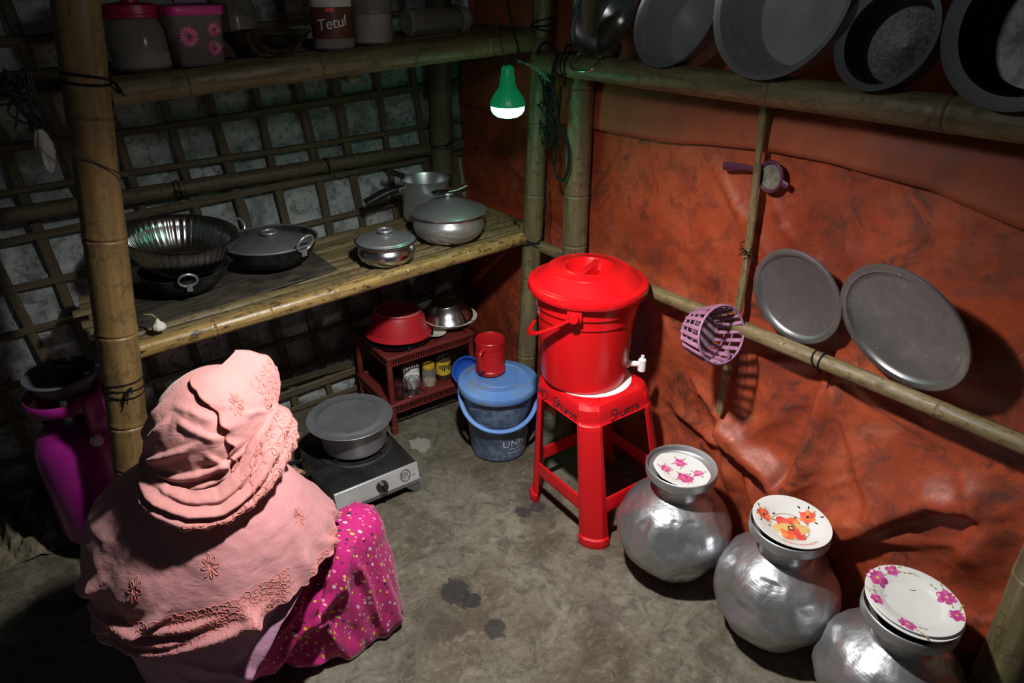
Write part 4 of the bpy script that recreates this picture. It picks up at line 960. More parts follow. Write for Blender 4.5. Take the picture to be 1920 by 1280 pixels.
obj('body', G().lathe([(0, .001), (.05, .001), (.062, .01), (.078, .05), (.083, .053), (.082, .055), (.075, .052), (.058, .012), (0, .006)], 48), M['grey_pl'], t, 40)

# ================================================================== WATER POTS AND PLATES
POT = [(0, .003), (.05, .003), (.095, .022), (.135, .060), (.163, .105), (.174, .150), (.170, .190), (.152, .228), (.122, .258), (.090, .275), (.070, .285), (.0635, .298), (.062, .318), (.064, .330), (.072, .338), (.088, .343), (.0985, .347), (.101, .353), (.101, .370), (.0995, .374), (.0975, .3735), (.097, .356), (.085, .350), (.064, .340), (.058, .325), (.057, .30)]
def resample(prof, k=4):
    P = catmull([(r, z, 0) for r, z in prof], k); return [(max(0, p.x), p.y) for p in P]
def water_pot(label, x, y, s, seed, tilt=(0, 0)):
    t = thing('water_pot', label, 'water pot', (x, y, 0), group='dented aluminium water pots along the orange wall')
    rs = np.random.default_rng(seed); D = []
    for k in range(46):
        a_ = rs.uniform(0, 2 * pi); z = rs.uniform(.02, .25); D.append((a_, z, rs.uniform(.014, .042), rs.uniform(.003, .011)))
    def wob(r, z, a_):
        if r < .03 or z > .27: return r, z
        d = 0
        for q, zz, w_, h_ in D:
            da = (a_ - q + pi) % (2 * pi) - pi; e = ((da * r) ** 2 + (z - zz) ** 2) / (w_ * w_)
            if e < 6: d += h_ * exp(-e)
        d += .004 * mnoise.noise((cos(a_) * 3 + seed, sin(a_) * 3, z * 14)) + .0022 * mnoise.noise((cos(a_) * 9 + seed, sin(a_) * 9, z * 40))
        return r - d, z
    body = resample(POT[:14], 5)
    b = obj('body', G().lathe([(r * s, z * 1.02) for r, z in body], 120, wob=wob), M['alu_pot'], t, 180)
    obj('rim', G().lathe([(r * (s if i < 6 else 1 - (1 - s) * .3), z * 1.02) for i, (r, z) in enumerate(resample(POT[13:], 3))], 80), M['alu'], t, 50)
    return t
water_pot('dented aluminium water pot beside the red stool', -.090, -1.497, .965, 1)
water_pot('dented aluminium water pot in the middle of the three', -.047, -1.820, .925, 2)
water_pot('aluminium water pot nearest the camera, beside the right-hand post', -.064, -2.136, .925, 3)

PR = {}
def ink(name, c, c2=None): PR[name] = simple('print_' + name, c, c2 or c, 60, .25, spec=.5)
ink('pink', (.62, .07, .22), (.80, .30, .45)); ink('rose', (.45, .03, .18), (.66, .12, .36)); ink('mauve', (.42, .03, .22), (.62, .16, .42)); ink('orange', (.75, .10, .04), (.85, .32, .10)); ink('red', (.68, .05, .05), (.80, .14, .10))
ink('gold', (.40, .30, .08)); ink('black', (.02, .018, .02)); ink('leaf', (.30, .33, .14)); ink('yellow', (.72, .48, .18))
def plate_obj(name, label, loc, prof, rot=(0, 0, 0), sc_fn=None, n=96):
    t = thing(name, label, 'plate', loc, rot)
    obj('dish', G().lathe(prof, n, wob=sc_fn), M['china'], t, 40); return t
def surf(prof):
    """height of the upper face at radius r"""
    k = max(range(len(prof)), key=lambda i: prof[i][0]); up_ = prof[k:][::-1]
    rr = [p[0] for p in up_]; zz = [p[1] for p in up_]
    return lambda r: float(np.interp(r, rr, zz))
class Print:
    def __init__(s, t, zf): s.t = t; s.zf = zf; s.g = {}
    def blob(s, col, x, y, rx, ry, rot, lvl=1, n=12, wav=0):
        g = s.g.setdefault(col, G()); V = [(x, y, s.zf(math.hypot(x, y)) + .0002 + .00012 * lvl)]
        for i in range(n):
            a_ = 2 * pi * i / n; k = 1 + wav * cos(a_ * 3)
            px = x + rx * k * cos(a_) * cos(rot) - ry * k * sin(a_) * sin(rot); py = y + rx * k * cos(a_) * sin(rot) + ry * k * sin(a_) * cos(rot)
            V.append((px, py, s.zf(math.hypot(px, py)) + .0002 + .00012 * lvl))
        g.add(V, [(0, i + 1, (i + 1) % n + 1) for i in range(n)])
    def line(s, col, pts, th=.0004):
        s.g.setdefault(col, G()).tube([(x, y, s.zf(math.hypot(x, y)) + .0003) for x, y in pts], th, 5)
    def flower(s, x, y, r, cols, centre='yellow', seed=0):
        for ringn, rr, n in ((0, .55, 6), (1, .30, 5)):
            for i in range(n):
                a_ = 2 * pi * i / n + seed + ringn * .5
                s.blob(cols[(i + ringn) % len(cols)], x + r * rr * cos(a_), y + r * rr * sin(a_), r * (.56 - .16 * ringn), r * (.52 - .16 * ringn), a_, 1 + ringn * 2 + i % 2, wav=.12)
        s.blob(centre, x, y, r * .2, r * .2, 0, 6)
    def leaf(s, col, x, y, L, a_): s.blob(col, x, y, L, L * .4, a_, 1)
    def done(s):
        for c, g in s.g.items(): obj('print', g, PR[c], s.t, None)['kind'] = 'stuff'
VX = Vector((.816, -.578, 0)); VY = Vector((.578, .816, 0))     # rightwards and away for someone standing at the stove
def vw(u, v): p = VX * u + VY * v; return p.x, p.y
# octagonal dish sunk in the first pot's mouth
oct_ = lambda r, z, a_: (r * (1 + .035 * abs(cos(a_ * 4)) - .02 * abs(sin(a_ * 8))), z)
prof = [(0, .0), (.04, .0), (.05, .004), (.076, .010), (.079, .0125), (.076, .013), (.052, .007), (.04, .004), (0, .004)]
t = plate_obj('plate', 'scalloped white dish with pink roses sunk in the mouth of a water pot', (-.090, -1.497, .3535), prof, (radians(4), radians(6), 0), oct_)
pr = Print(t, surf(prof))
for (u, v, r) in ((.006, -.028, .022), (-.046, .004, .014), (.004, .040, .015), (.048, -.002, .013)):
    x, y = vw(u, v); pr.flower(x, y, r, ('pink', 'rose'), 'pink', u * 90)
    for k in range(4): a_ = 1.3 * k + u * 40; pr.leaf('leaf', x + (r + .006) * cos(a_), y + (r + .006) * sin(a_), .006, a_)
for u, v in ((-.036, .02), (.022, .038), (-.03, .012)): x, y = vw(u, v); pr.blob('pink', x, y, .004, .004, 0)
pr.done()
# deep saucer with orange flowers on the second pot
prof = [(0, .0), (.045, .0), (.050, .003), (.070, .010), (.093, .0225), (.096, .0245), (.0955, .026), (.092, .0255), (.068, .0145), (.054, .008), (.047, .0055), (0, .0055)]
t = plate_obj('plate', 'white saucer with orange flowers covering the middle water pot', (-.047, -1.820, .3665), prof, (radians(3), radians(2), 0))
pr = Print(t, surf(prof))
pr.flower(*vw(.0, -.006), .040, ('orange', 'red', 'yellow'), 'black', .4); pr.blob('yellow', *vw(.0, -.006), .005, .005, 0, 8)
for r in (.0475, .0455): pr.line('gold', [(r * cos(a_), r * sin(a_)) for a_ in np.linspace(0, 2 * pi, 49)], .0005)
for (u, v, s_) in ((-.058, .032, 1), (.054, .030, -1)):
    x, y = vw(u, v); pr.flower(x, y, .018, ('orange', 'red'), 'black', u * 50)
    for k in range(9):
        a_ = k * .75 + u * 30; q = .021 + .006 * (k % 3); pr.leaf('black' if k % 3 else 'gold', x + q * cos(a_), y + q * sin(a_), .005, a_)
    for k in range(3): pr.line('gold', [(x + .018 * cos(.5 + k * 2 + q) + .012 * q, y + .018 * sin(.5 + k * 2 + q * 2)) for q in np.linspace(0, 1.2, 8)], .0004)
for k in range(7): a_ = atan2(-VY.y, -VY.x) - .55 + k * .18; pr.leaf('red' if k % 2 else 'gold', .074 * cos(a_), .074 * sin(a_), .0065, a_ + 1.2)
pr.done()
# two plates on the nearest pot
prof = [(0, .0), (.05, .0), (.058, .003), (.070, .010), (.096, .015), (.0985, .0165), (.098, .018), (.094, .0178), (.069, .0135), (.060, .0075), (.054, .0055), (0, .0055)]
t = plate_obj('plate', 'plain white plate, lower of two stacked on the nearest water pot', (-.064, -2.136, .3815), prof, (radians(2), radians(2), 0)); 
t = plate_obj('plate', 'cream plate with magenta flowers, upper of two on the nearest pot', (-.060, -2.132, .3885), prof, (radians(2), radians(2), 0))
pr = Print(t, surf(prof))
for u, v, r in ((-.052, .060, .021), (-.008, .083, .014), (.078, .010, .018), (.072, -.040, .015), (-.082, -.002, .013), (-.048, -.066, .016)):
    x, y = vw(u, v); pr.flower(x, y, r, ('mauve', 'rose'), 'yellow', u * 60 + v * 20)
    for k in range(5): a_ = atan2(y, x) + pi / 2 + (.3 if k % 2 else -.3); q = (r + .004 + .005 * k) * (1 if u > v else -1); pr.leaf('leaf' if k % 2 else 'gold', x + q * cos(a_), y + q * sin(a_), .0045, a_)
for (u, v) in ((.028, .078), (-.088, .026)):
    for k in range(3): x, y = vw(u + k * .004, v - k * .004); pr.line('black', [(x, y), (x + VX.x * .012, y + VX.y * .012 - .004)], .0003)
pr.line('black', [vw(.012, .037), vw(.018, .035), vw(.026, .036)], .0006); pr.blob('black', *vw(-.05, .018), .0016, .0016, 0)
pr.done()

# ================================================================== UPPER SHELF
def uy(X): return utop(X) + .002
M['red_lid'] = simple('raspberry_plastic_lid', (.36, .015, .05), (.44, .02, .06), 8, .4); M['pink_lid'] = simple('hot_pink_lid', (.62, .03, .25), (.68, .05, .30), 8, .4)
M['rice'] = simple('pale_grains', (.42, .36, .30), (.62, .55, .48), 120, .9)
def jar(label, x, y, r, h, lidr, lidh, fill, sq=None, lid='red_lid', fillmat='rice'):
    t = thing('storage_jar', label, 'jar', (x, y, uy(x)), group='jars on the upper shelf')
    pr = [(0, 0), (r * .9, 0), (r, .006), (r * 1.01, h * .35), (r * .99, h * .72), (r * .84, h * .9), (r * .8, h), (r * .77, h), (r * .81, h * .88), (r * .96, h * .7), (r * .97, .008), (0, .003)]
    obj('body', G().lathe(pr, 48, sq=sq), M['clear_pl'], t, 40)
    if fill: obj('contents', G().lathe([(0, .004), (r * .95, .0095), (r * .955, fill * .9), (r * .6, fill), (r * .25, fill * 1.12), (0, fill * 1.1)], 40, sq=sq), M[fillmat], t, 60)
    obj('lid', G().lathe([(lidr, h - .004), (lidr * 1.04, h - .002), (lidr * 1.04, h + .004), (lidr, h + .006), (lidr * .98, h + lidh * .8), (lidr * .5, h + lidh), (lidr * .32, h + lidh), (lidr * .3, h + lidh + .02), (0, h + lidh + .02)], 48), M[lid], t, 35)
    return t
jar('clear plastic jar with raspberry lid, nearest the thick post', -1.07, -.455, .070, .122, .066, .030, .045)
jar('clear jar with a red lid behind the steel bowl', -.765, -.22, .062, .150, .060, .03, .10)
t = thing('storage_box', 'clear tapered box with hot pink lid and printed pink flowers', 'container', (-.948, -.475, uy(-.948)), (0, 0, radians(8)))
pr_ = [(0, 0), (.055, 0), (.058, .004), (.068, .125), (.066, .125), (.056, .006), (0, .004)]
obj('body', G().lathe(pr_, 64, sq=6), M['clear_pl'], t, 40); obj('contents', G().lathe([(0, .005), (.054, .0065), (.058, .055), (.03, .065), (0, .06)], 48, sq=6), simple('dark_pink_contents', (.10, .04, .05), (.22, .10, .11), 60, .9), t, 60)
obj('lid', G().lathe([(.0705, .117), (.0715, .120), (.0715, .134), (.070, .137), (0, .138)], 64, sq=7), M['pink_lid'], t, 35)
g1 = G(); g2 = G()
def petals(g, cx, cz, r, n, y):
    for k in range(n):
        a_ = 2 * pi * k / n; d = Vector((cos(a_), 0, sin(a_))); p = Vector((-d.z, 0, d.x)); c = Vector((cx, y, cz)); yo = lambda z: Vector((0, -(z - .06) * .08, 0))
        V = [c + d * r * .18 - p * r * .05, c + d * r * .6 - p * r * .10, c + d * r, c + d * r * .6 + p * r * .10, c + d * r * .18 + p * r * .05]
        g.add([v + yo(v.z) for v in V], [(0, 1, 2, 3, 4)])
petals(g1, -.030, .070, .028, 20, -.0637); petals(g1, .034, .083, .020, 18, -.0637); petals(g1, .030, .040, .022, 18, -.0637)
obj('printed_flower', g1, PR['pink'], t, None)
g2.tube([(.034, -.066, .064), (.028, -.0655, .05), (.030, -.065, .03)], .001, 5); obj('printed_stem', g2, PR['leaf'], t, None)
t = thing('tube_packet', 'pale rolled packet lying on top of the pink lidded box', 'packet', (-.945, -.475, uy(-.948) + .1385))
obj('roll', G().tube([(-.03, .0, .014), (.0, .0, .014), (.045, .004, .014)], [.013, .0135, .012], 16), simple('pale_foil', (.38, .40, .45), rough=.35, metal=.3), t, 40); obj('twist', G().tube([(.045, .004, .014), (.055, .005, .015), (.065, .006, .016)], [.012, .003, .008], 12), simple('pale_foil_end', (.42, .44, .48), rough=.4), t, 40)
t = thing('steel_bowl', 'dark shiny steel bowl on the upper shelf', 'bowl', (-.745, -.47, uy(-.745)))
obj('body', G().lathe([(0, .0), (.05, .0), (.07, .012), (.092, .040), (.102, .056), (.108, .059), (.107, .061), (.100, .059), (.088, .041), (.066, .014), (0, .005)], 64), M['steel'], t, 40)
t = thing('carton', 'dark brown box behind the steel bowl on the upper shelf', 'box', (-.865, -.36, uy(-.865)), (0, 0, radians(-6)))
obj('body', G().box(-.035, .04, -.05, .05, 0, .13), simple('dark_carton', (.06, .022, .018), (.08, .03, .022), 10, .7), t, 30, [bev(.002)]); obj('flap', G().box(-.034, .039, -.049, .0, .1305, .132), M['board'], t, 30)
# bottle with the brown Tetul label
t = thing('sauce_bottle', 'clear bottle with a brown Tetul label on the upper shelf', 'bottle', (-.58, -.50, uy(-.58)))
obj('body', G().lathe([(0, 0), (.052, 0), (.056, .004), (.056, .16), (.045, .19), (.02, .21), (.018, .24), (.0, .24)], 48), M['clear_pl'], t, 40)
obj('contents', G().lathe([(0, .004), (.052, .006), (.053, .15), (0, .152)], 40), simple('pale_sauce', (.45, .42, .34), (.52, .48, .40), 20, .7), t, 60)
obj('cap', G().lathe([(.019, .235), (.021, .237), (.021, .256), (0, .258)], 32), M['white_pl'], t, 40)
la = obj('label', G().lathe([(.0567, .030), (.0567, .108)], 64), simple('brown_label', (.10, .025, .018), (.16, .05, .035), 8, .5), t, 180)
obj('upper_label', G().lathe([(.0567, .108), (.0567, .150)], 64), simple('white_label', (.50, .48, .44), (.60, .58, .54), 14, .6), la, 180)
vb = atan2(-2.0, -.82)
V, F = text_geo('Tetul', .040, 0, .95); sh = lambda x, y: (x, y + .16 * x)
g = G().add([(.0588 * cos(vb + sh(x, y)[0] / .057), .0588 * sin(vb + sh(x, y)[0] / .057), .068 + sh(x, y)[1]) for x, y, _ in V], F); obj('lettering', g, M['paper'], la, None)
g = G(); patch(g, vb - .25, vb + .12, .0965, .1065, lambda q, z: (.0570 * cos(q), .0570 * sin(q), z)); obj('red_badge', g, PR['red'], la, None)
t = thing('powder_jar', 'clear jar half full of white powder, beside the Tetul bottle', 'jar', (-.448, -.475, uy(-.448)), group='jars on the upper shelf')
obj('body', G().lathe([(0, 0), (.054, 0), (.058, .004), (.058, .118), (.060, .121), (.060, .126), (.055, .13), (.052, .150), (.050, .150), (.0555, .118), (.056, .006), (0, .003)], 56), M['clear_pl'], t, 40)
obj('powder', G().lathe([(0, .004), (.054, .0065), (.055, .078), (.040, .074), (.02, .090), (0, .085)], 48), M['powder'], t, 60)
t = thing('plastic_jar', 'empty clear plastic jar lying on its side on the upper shelf', 'jar', (-.31, -.42, uy(-.31) + .042), (0, 0, radians(6)))
Rl = Matrix.Rotation(radians(90), 4, 'Y')
obj('body', G().lathe([(0, 0), (.034, 0), (.04, .006), (.040, .16), (.036, .18), (.036, .2), (.034, .2), (.038, .16), (.038, .008), (0, .003)], 40).xf(Rl), M['clear_pl'], t, 40)
obj('lid', G().lathe([(.038, .196), (.040, .198), (.040, .222), (.036, .226), (0, .226)], 40).xf(Rl), simple('frosted_lid', (.30, .27, .22), (.36, .32, .27), 10, .5), t, 40)

# ================================================================== LEFT EDGE
t = thing('gas_cylinder', 'magenta gas cylinder behind the thick post', 'gas cylinder', (-1.462, -.375, 0))
obj('body', G().lathe([(.085, .0), (.09, .0), (.09, .03), (.075, .035), (.105, .055), (.118, .085), (.118, .36), (.112, .395), (.095, .425), (.06, .443), (0, .448)], 64), M['magenta_cyl'], t, 40)
g = G(); A = np.array([[(.098 * cos(a_), .098 * sin(a_), z) for a_ in np.linspace(radians(-70), radians(140), 40)] for z in (.425, .47, .52, .55)]); obj('collar', g.grid(A), M['magenta_cyl'], t, 60, [solid(.004, 0)])
A = np.array([[(.098 * cos(a_), .098 * sin(a_), z) for a_ in np.linspace(radians(140), radians(290), 30)] for z in (.515, .535, .55)]); obj('collar_band', G().grid(A), M['magenta_cyl'], t, 60, [solid(.004, 0)])
obj('valve', G().lathe([(.02, .445), (.02, .47), (.028, .475), (.028, .50), (.015, .505), (.015, .525), (0, .527)], 24), M['steel_b'], t, 35)
V, F = text_geo('o', .001)
sd = Vector((-.35, -1, 0)).normalized()
obj('sticker', G().lathe([(0, .0008), (.017, .0006), (.018, 0)], 32).xf(aim((.043 * 1, -.0985, .418), (.25, -.72, .65))), M['paper'], t, 180)
t = thing('grey_basin', 'grey rimmed basin resting on top of the gas cylinder', 'basin', (-1.450, -.372, .552))
obj('body', G().lathe([(0, .0), (.06, .0), (.078, .02), (.088, .045), (.096, .047), (.099, .051), (.097, .056), (.086, .053), (.074, .022), (0, .006)], 56), M['grey_pl'], t, 40)
t = thing('regulator', 'black regulator with a coiled hose in the grey basin', 'regulator', (-1.43, -.35, .562)); 
obj('body', G().lathe([(0, 0), (.03, 0), (.034, .008), (.034, .03), (.022, .04), (.022, .05), (0, .052)], 32), M['black_pl'], t, 40)
obj('hose', G().tube(catmull([(0, 0, .03), (.03, .01, .06), (.05, -.01, .045), (.03, -.03, .065), (-.01, -.02, .07), (-.03, .02, .06)], 8), .005, 8), M['rope'], t, 180)
def crumple(name, label, cat, loc, rx, ry, h, mat, seed, n=70):
    u = np.linspace(-1, 1, n); UU, WW = np.meshgrid(u, u, indexing='ij'); a_ = np.hypot(UU, WW)
    edge = 1 + .25 * fbm(UU * 2.2 + 9, WW * 2.2, seed, 3)
    Z = (np.abs(fbm(UU * 2.4, WW * 2.4, seed + 1, 4)) * 2.4 + .35 * (1 - np.clip(a_, 0, 1) ** 2)) * h
    for k in range(16):
        r_ = np.random.default_rng(seed * 50 + k); x0, y0 = r_.uniform(-.8, .8, 2); q = r_.uniform(0, pi)
        Z = Z + fold(UU, WW, [(x0, y0), (x0 + .6 * cos(q), y0 + .6 * sin(q))], h * r_.uniform(.2, .6), r_.uniform(.05, .1), .4)
    Z = Z * smoothstep(1.35, .8, a_) + .003
    A = np.stack([UU * rx * edge, WW * ry * edge, Z], -1)
    return tag(obj(name, G().grid(A), mat, None, 180, [solid(.002, 1)], loc), label, cat)
crumple('rag', 'crumpled brownish rag on the floor at the left edge', 'cloth', (-1.66, -.20, 0), .13, .15, .06, simple('dirty_brown_cloth', (.10, .085, .055), (.20, .17, .11), 18, .9, bst=.3), 4)
# odds and ends tied to the thick post
M['bagm'] = simple('crumpled_white_bag', (.35, .32, .29), (.50, .46, .42), 18, .4)
def hbag(label, loc, rx, h, seed):
    n, m_ = 26, 20; A = np.zeros((m_, n, 3))
    for i in range(m_):
        v = i / (m_ - 1); rr = rx * (.25 + .9 * sin(pi * min(1, v * .9 + .05)) ** .8) * (1 if v < .92 else .7)
        for j in range(n):
            q = 2 * pi * j / n; k = 1 + .34 * sin(q * 4 + seed + v * 5) + .2 * sin(q * 9 + v * 11)
            A[i, j] = (rr * k * cos(q), rr * .6 * k * sin(q), -v * h)
    return tag(obj('plastic_bag', G().grid(A, wrap=True), M['bagm'], None, 180, loc=loc), label, 'bag')
hbag('small crumpled plastic bag hanging beside the thick post', (-1.335, -.60, 1.300), .013, .095, 1)
g = G(); random.seed(3)
for k in range(9):
    c0 = Vector((-1.345, -.60, 1.38)); P = [c0 + Vector((random.uniform(-.035, .03), random.uniform(-.02, .02), random.uniform(-.08, .05))) for _ in range(5)]
    g.tube(catmull(P, 6), .0024, 5)
g.tube(catmull([(-1.34, -.60, 1.36), (-1.40, -.58, 1.355), (-1.5, -.5, 1.36), (-1.75, -.3, 1.40)], 8), .0026, 6)
g.tube(catmull([(-1.18, -.665, 1.18), (-1.25, -.672, 1.23), (-1.315, -.66, 1.29), (-1.34, -.62, 1.34)], 8), .0018, 6)
tag(obj('wire_bundle', g, M['wire'], None, 180), 'tangled black wires tied to the thick post', 'wire')
g = G(); g.tube(catmull([(-1.21, -.57, 1.335), (-.9, -.35, 1.33), (-.6, -.20, 1.345), (-.1, -.08, 1.37)], 14), .0022, 6)
tag(obj('wire', g, M['wire'], None, 180), 'thin dark wire strung under the upper shelf along the lattice', 'wire')

# ================================================================== THE WOMAN
HEAD_ = radians(47 - 90)
pers = thing('person', 'person squatting with back turned, pink headscarf and shawl, magenta printed trousers', 'person', (-1.24, -1.09, 0), (0, 0, HEAD_))
def cloth_mat(name, c1, c2, sc, weave=900, sheen=.3, trans=0):
    m, nt, bs = base_mat(name); v = coords(nt); n = noise(nt, v, sc, 5, .6); w_ = noise(nt, v, weave, 2)
    nt.links.new(ramp(nt, n, [(.3, c1), (.7, c2)]), bs.inputs['Base Color']); bs.inputs['Roughness'].default_value = .88; bs.inputs['Specular IOR Level'].default_value = .15
    bs.inputs['Sheen Weight'].default_value = sheen; bs.inputs['Sheen Tint'].default_value = (1, .85, .85, 1)
    fw = noise(nt, coords(nt, 'Object', (1, 1, 2.6)), 34, 5, .65, .8); ah = nd(nt, 'ShaderNodeMath', operation='MULTIPLY_ADD'); nt.links.new(fw, ah.inputs[0]); ah.inputs[1].default_value = 6.0; nt.links.new(w_, ah.inputs[2])
    bump(nt, bs, ah.outputs[0], .38, .0009); return m
M['pink'] = cloth_mat('pink_cotton', (.50, .215, .228), (.56, .25, .262), 7)
M['pink2'] = cloth_mat('pink_cotton_scarf', (.53, .225, .215), (.59, .262, .25), 7)
M['coral'] = cloth_mat('coral_embroidery', (.52, .165, .14), (.58, .20, .17), 60)
M['lilac'] = cloth_mat('lilac_cotton', (.42, .20, .32), (.52, .27, .40), 30)
def print_mat():
    m, nt, bs = base_mat('magenta_print_cotton'); v = coords(nt, 'Object', (1, 1, 1))
    n = noise(nt, v, 6, 4); c = ramp(nt, n, [(.3, (.40, .008, .13)), (.7, (.48, .014, .17))])
    for sc, rot, th, cols in ((52, .6, .30, [(.0, (.62, .42, .05)), (.3, (.75, .30, .30)), (.55, (.70, .20, .45)), (.8, (.66, .55, .10))]), (46, 2.1, .25, [(.0, (.03, .02, .05)), (.4, (.66, .55, .55)), (.7, (.55, .03, .05))])):
        mp = nd(nt, 'ShaderNodeMapping'); mp.inputs['Rotation'].default_value = (rot, rot * .7, rot); mp.inputs['Scale'].default_value = (1, 2.3, 1.3); nt.links.new(v, mp.inputs[0])
        vo = nd(nt, 'ShaderNodeTexVoronoi'); vo.inputs['Scale'].default_value = sc; nt.links.new(mp.outputs[0], vo.inputs['Vector'])
        sep = nd(nt, 'ShaderNodeSeparateColor'); nt.links.new(vo.outputs['Color'], sep.inputs[0])
        r = nd(nt, 'ShaderNodeValToRGB'); r.color_ramp.interpolation = 'CONSTANT'; e = r.color_ramp.elements
        e[0].position, e[0].color = cols[0][0], (*cols[0][1], 1); e[1].position, e[1].color = cols[-1][0], (*cols[-1][1], 1)
        for p, q in cols[1:-1]: e.new(p).color = (*q, 1)
        nt.links.new(sep.outputs[0], r.inputs[0])
        dv = nd(nt, 'ShaderNodeMath', operation='DIVIDE'); sz = maprange(nt, sep.outputs[2], 0, 1, .10, .44); nt.links.new(vo.outputs['Distance'], dv.inputs[0]); nt.links.new(sz, dv.inputs[1]); k1 = maprange(nt, dv.outputs[0], 1.0, .82, 0, 1); k2 = maprange(nt, sep.outputs[1], .30, .32, 0, 1)
        mu = nd(nt, 'ShaderNodeMath', operation='MULTIPLY'); nt.links.new(k1, mu.inputs[0]); nt.links.new(k2, mu.inputs[1])
        c = mixc(nt, mu.outputs[0], c, r.outputs[0])
    sx = nd(nt, 'ShaderNodeSeparateXYZ'); nt.links.new(v, sx.inputs[0])
    c = mixc(nt, maprange(nt, sx.outputs[2], .016, .013, 0, 1), c, (.60, .42, .42))
    nt.links.new(c, bs.inputs['Base Color']); bs.inputs['Roughness'].default_value = .75; bs.inputs['Sheen Weight'].default_value = .15; bs.inputs['Specular IOR Level'].default_value = .25
    bump(nt, bs, noise(nt, v, 800, 2), .2, .0006); return m
M['magenta'] = print_mat()

# ---- body: one skin, grown on a skeleton, squatting
def skin_body():
    V = []; E = []; R = []
    def jt(p, r, par=None):
        V.append(p); R.append(r if isinstance(r, tuple) else (r, r)); i = len(V) - 1
        if par is not None: E.append((par, i))
        return i
    pel = jt((0, -.07, .20), (.125, .105)); sp = jt((0, -.07, .33), (.11, .085), pel); ch = jt((.0, -.03, .45), (.12, .085), sp); up_ = jt((.01, -.01, .53), (.085, .06), ch)
    nk = jt((.02, .0, .585), .046, up_); n2 = jt((.025, .005, .63), .044, nk); h1 = jt((.03, .018, .675), (.058, .062), n2); h2 = jt((.04, .016, .735), (.070, .078), h1); h3 = jt((.055, .016, .79), (.054, .062), h2)
    nose = jt((.055, .098, .70), .014, h1)
    for s in (-1, 1):
        sh = jt((s * .155, -.01, .505), .05, up_); el = jt((s * .245, .06, .37), .038, sh); wr = jt((s * .07, .20, .40), .026, el); pm = jt((s * .045, .235, .40), (.030, .016), wr); pe = jt((s * .035, .262, .395), (.034, .015), pm)
        for k in range(4):
            ox = s * (.027 - .018 * k); L = (.062, .074, .068, .052)[k]; b0 = Vector(V[pe])
            a1 = jt(tuple(b0 + Vector((ox, .018, .0))), .0088, pe); a2 = jt(tuple(b0 + Vector((ox * 1.1, .018 + L * .5, -.010))), .0080, a1); jt(tuple(b0 + Vector((ox * 1.05, .018 + L * .85, -.035))), .0070, a2)
        b0 = Vector(V[pm]); a1 = jt(tuple(b0 + Vector((-s * .036, .012, -.004))), .0105, pm); jt(tuple(b0 + Vector((-s * .044, .048, -.014))), .0085, a1)
        hp = jt((s * .085, -.05, .185), .095, pel); kn = jt((s * .255, .19, .325), .058, hp); an = jt((s * .235, .13, .075), .036, kn); he = jt((s * .235, .12, .040), .034, an); ba = jt((s * .25, .24, .026), (.038, .022), he); jt((s * .255, .30, .020), (.034, .016), ba)
    me = bpy.data.meshes.new('body'); me.from_pydata(V, E, []); o = bpy.data.objects.new('body', me); COL.objects.link(o)
    m = o.modifiers.new('skin', 'SKIN'); m.use_smooth_shade = True
    for i, sv in enumerate(me.skin_vertices[0].data): sv.radius = R[i]; sv.use_root = (i == 0)
    s2 = o.modifiers.new('sub', 'SUBSURF'); s2.levels = 2; s2.render_levels = 2
    bpy.context.view_layer.update()
    m2 = bpy.data.meshes.new_from_object(o.evaluated_get(bpy.context.evaluated_depsgraph_get())); bpy.data.objects.remove(o); m2.name = 'body'; return m2
body = obj('body', skin_body(), M['skin'], pers, 180)
hd = Vector((.05, .072, .0))
for s in (-1, 1): obj('eye', G().lathe([(0, -.011), (.008, -.008), (.011, 0), (.008, .008), (0, .011)], 16, (.045 + s * .030, .080, .735)), M['white_pl'], body, 180)
obj('mouth', G().tube([(.028, .084, .665), (.045, .090, .667), (.055, .091, .666), (.068, .086, .665), (.078, .078, .664)], [.002, .005, .006, .005, .002], 8), simple('lips', (.25, .07, .06), rough=.5), body, 180)
obj('hair', G().lathe([(0, .0865), (.04, .078), (.066, .05), (.078, .01), (.079, -.03), (.070, -.06)], 32, (.045, .004, .762), wob=lambda r, z, a_: (r * (1.0 if sin(a_) < .4 else .93), z)), M['hair'], body, 180)

# ---- trousers: legs and seat fused, cloth falling from the right knee to the floor
def fused(caps, vox=.011, sm=14):
    g = G()
    for (p, r0, q, r1) in caps:
        p = Vector(p); q = Vector(q); d = (q - p); n_ = d.normalized(); P = []; R = []
        for t_ in np.linspace(-1, 0, 5)[:-1]: P.append(p + n_ * r0 * t_); R.append(max(.002, r0 * sqrt(max(0, 1 - t_ * t_))))
        for t_ in np.linspace(0, 1, 7): P.append(p + d * t_); R.append(r0 + (r1 - r0) * t_)
        for t_ in np.linspace(0, 1, 5)[1:]: P.append(q + n_ * r1 * t_); R.append(max(.002, r1 * sqrt(max(0, 1 - t_ * t_))))
        g.tube(P, R, 18)
    bm = bmesh.new(); me = bpy.data.meshes.new('tmp'); me.from_pydata(g.v, [], g.f); bm.from_mesh(me); bmesh.ops.remove_doubles(bm, verts=bm.verts, dist=1e-5); bmesh.ops.recalc_face_normals(bm, faces=bm.faces); bm.to_mesh(me); bm.free()
    o = bpy.data.objects.new('tmp', me); COL.objects.link(o)
    m = o.modifiers.new('r', 'REMESH'); m.mode = 'VOXEL'; m.voxel_size = vox
    m = o.modifiers.new('s', 'SMOOTH'); m.factor = .5; m.iterations = sm
    m = o.modifiers.new('sub', 'SUBSURF'); m.levels = 1; m.render_levels = 1
    bpy.context.view_layer.update()
    m2 = bpy.data.meshes.new_from_object(o.evaluated_get(bpy.context.evaluated_depsgraph_get())); bpy.data.objects.remove(o); return m2
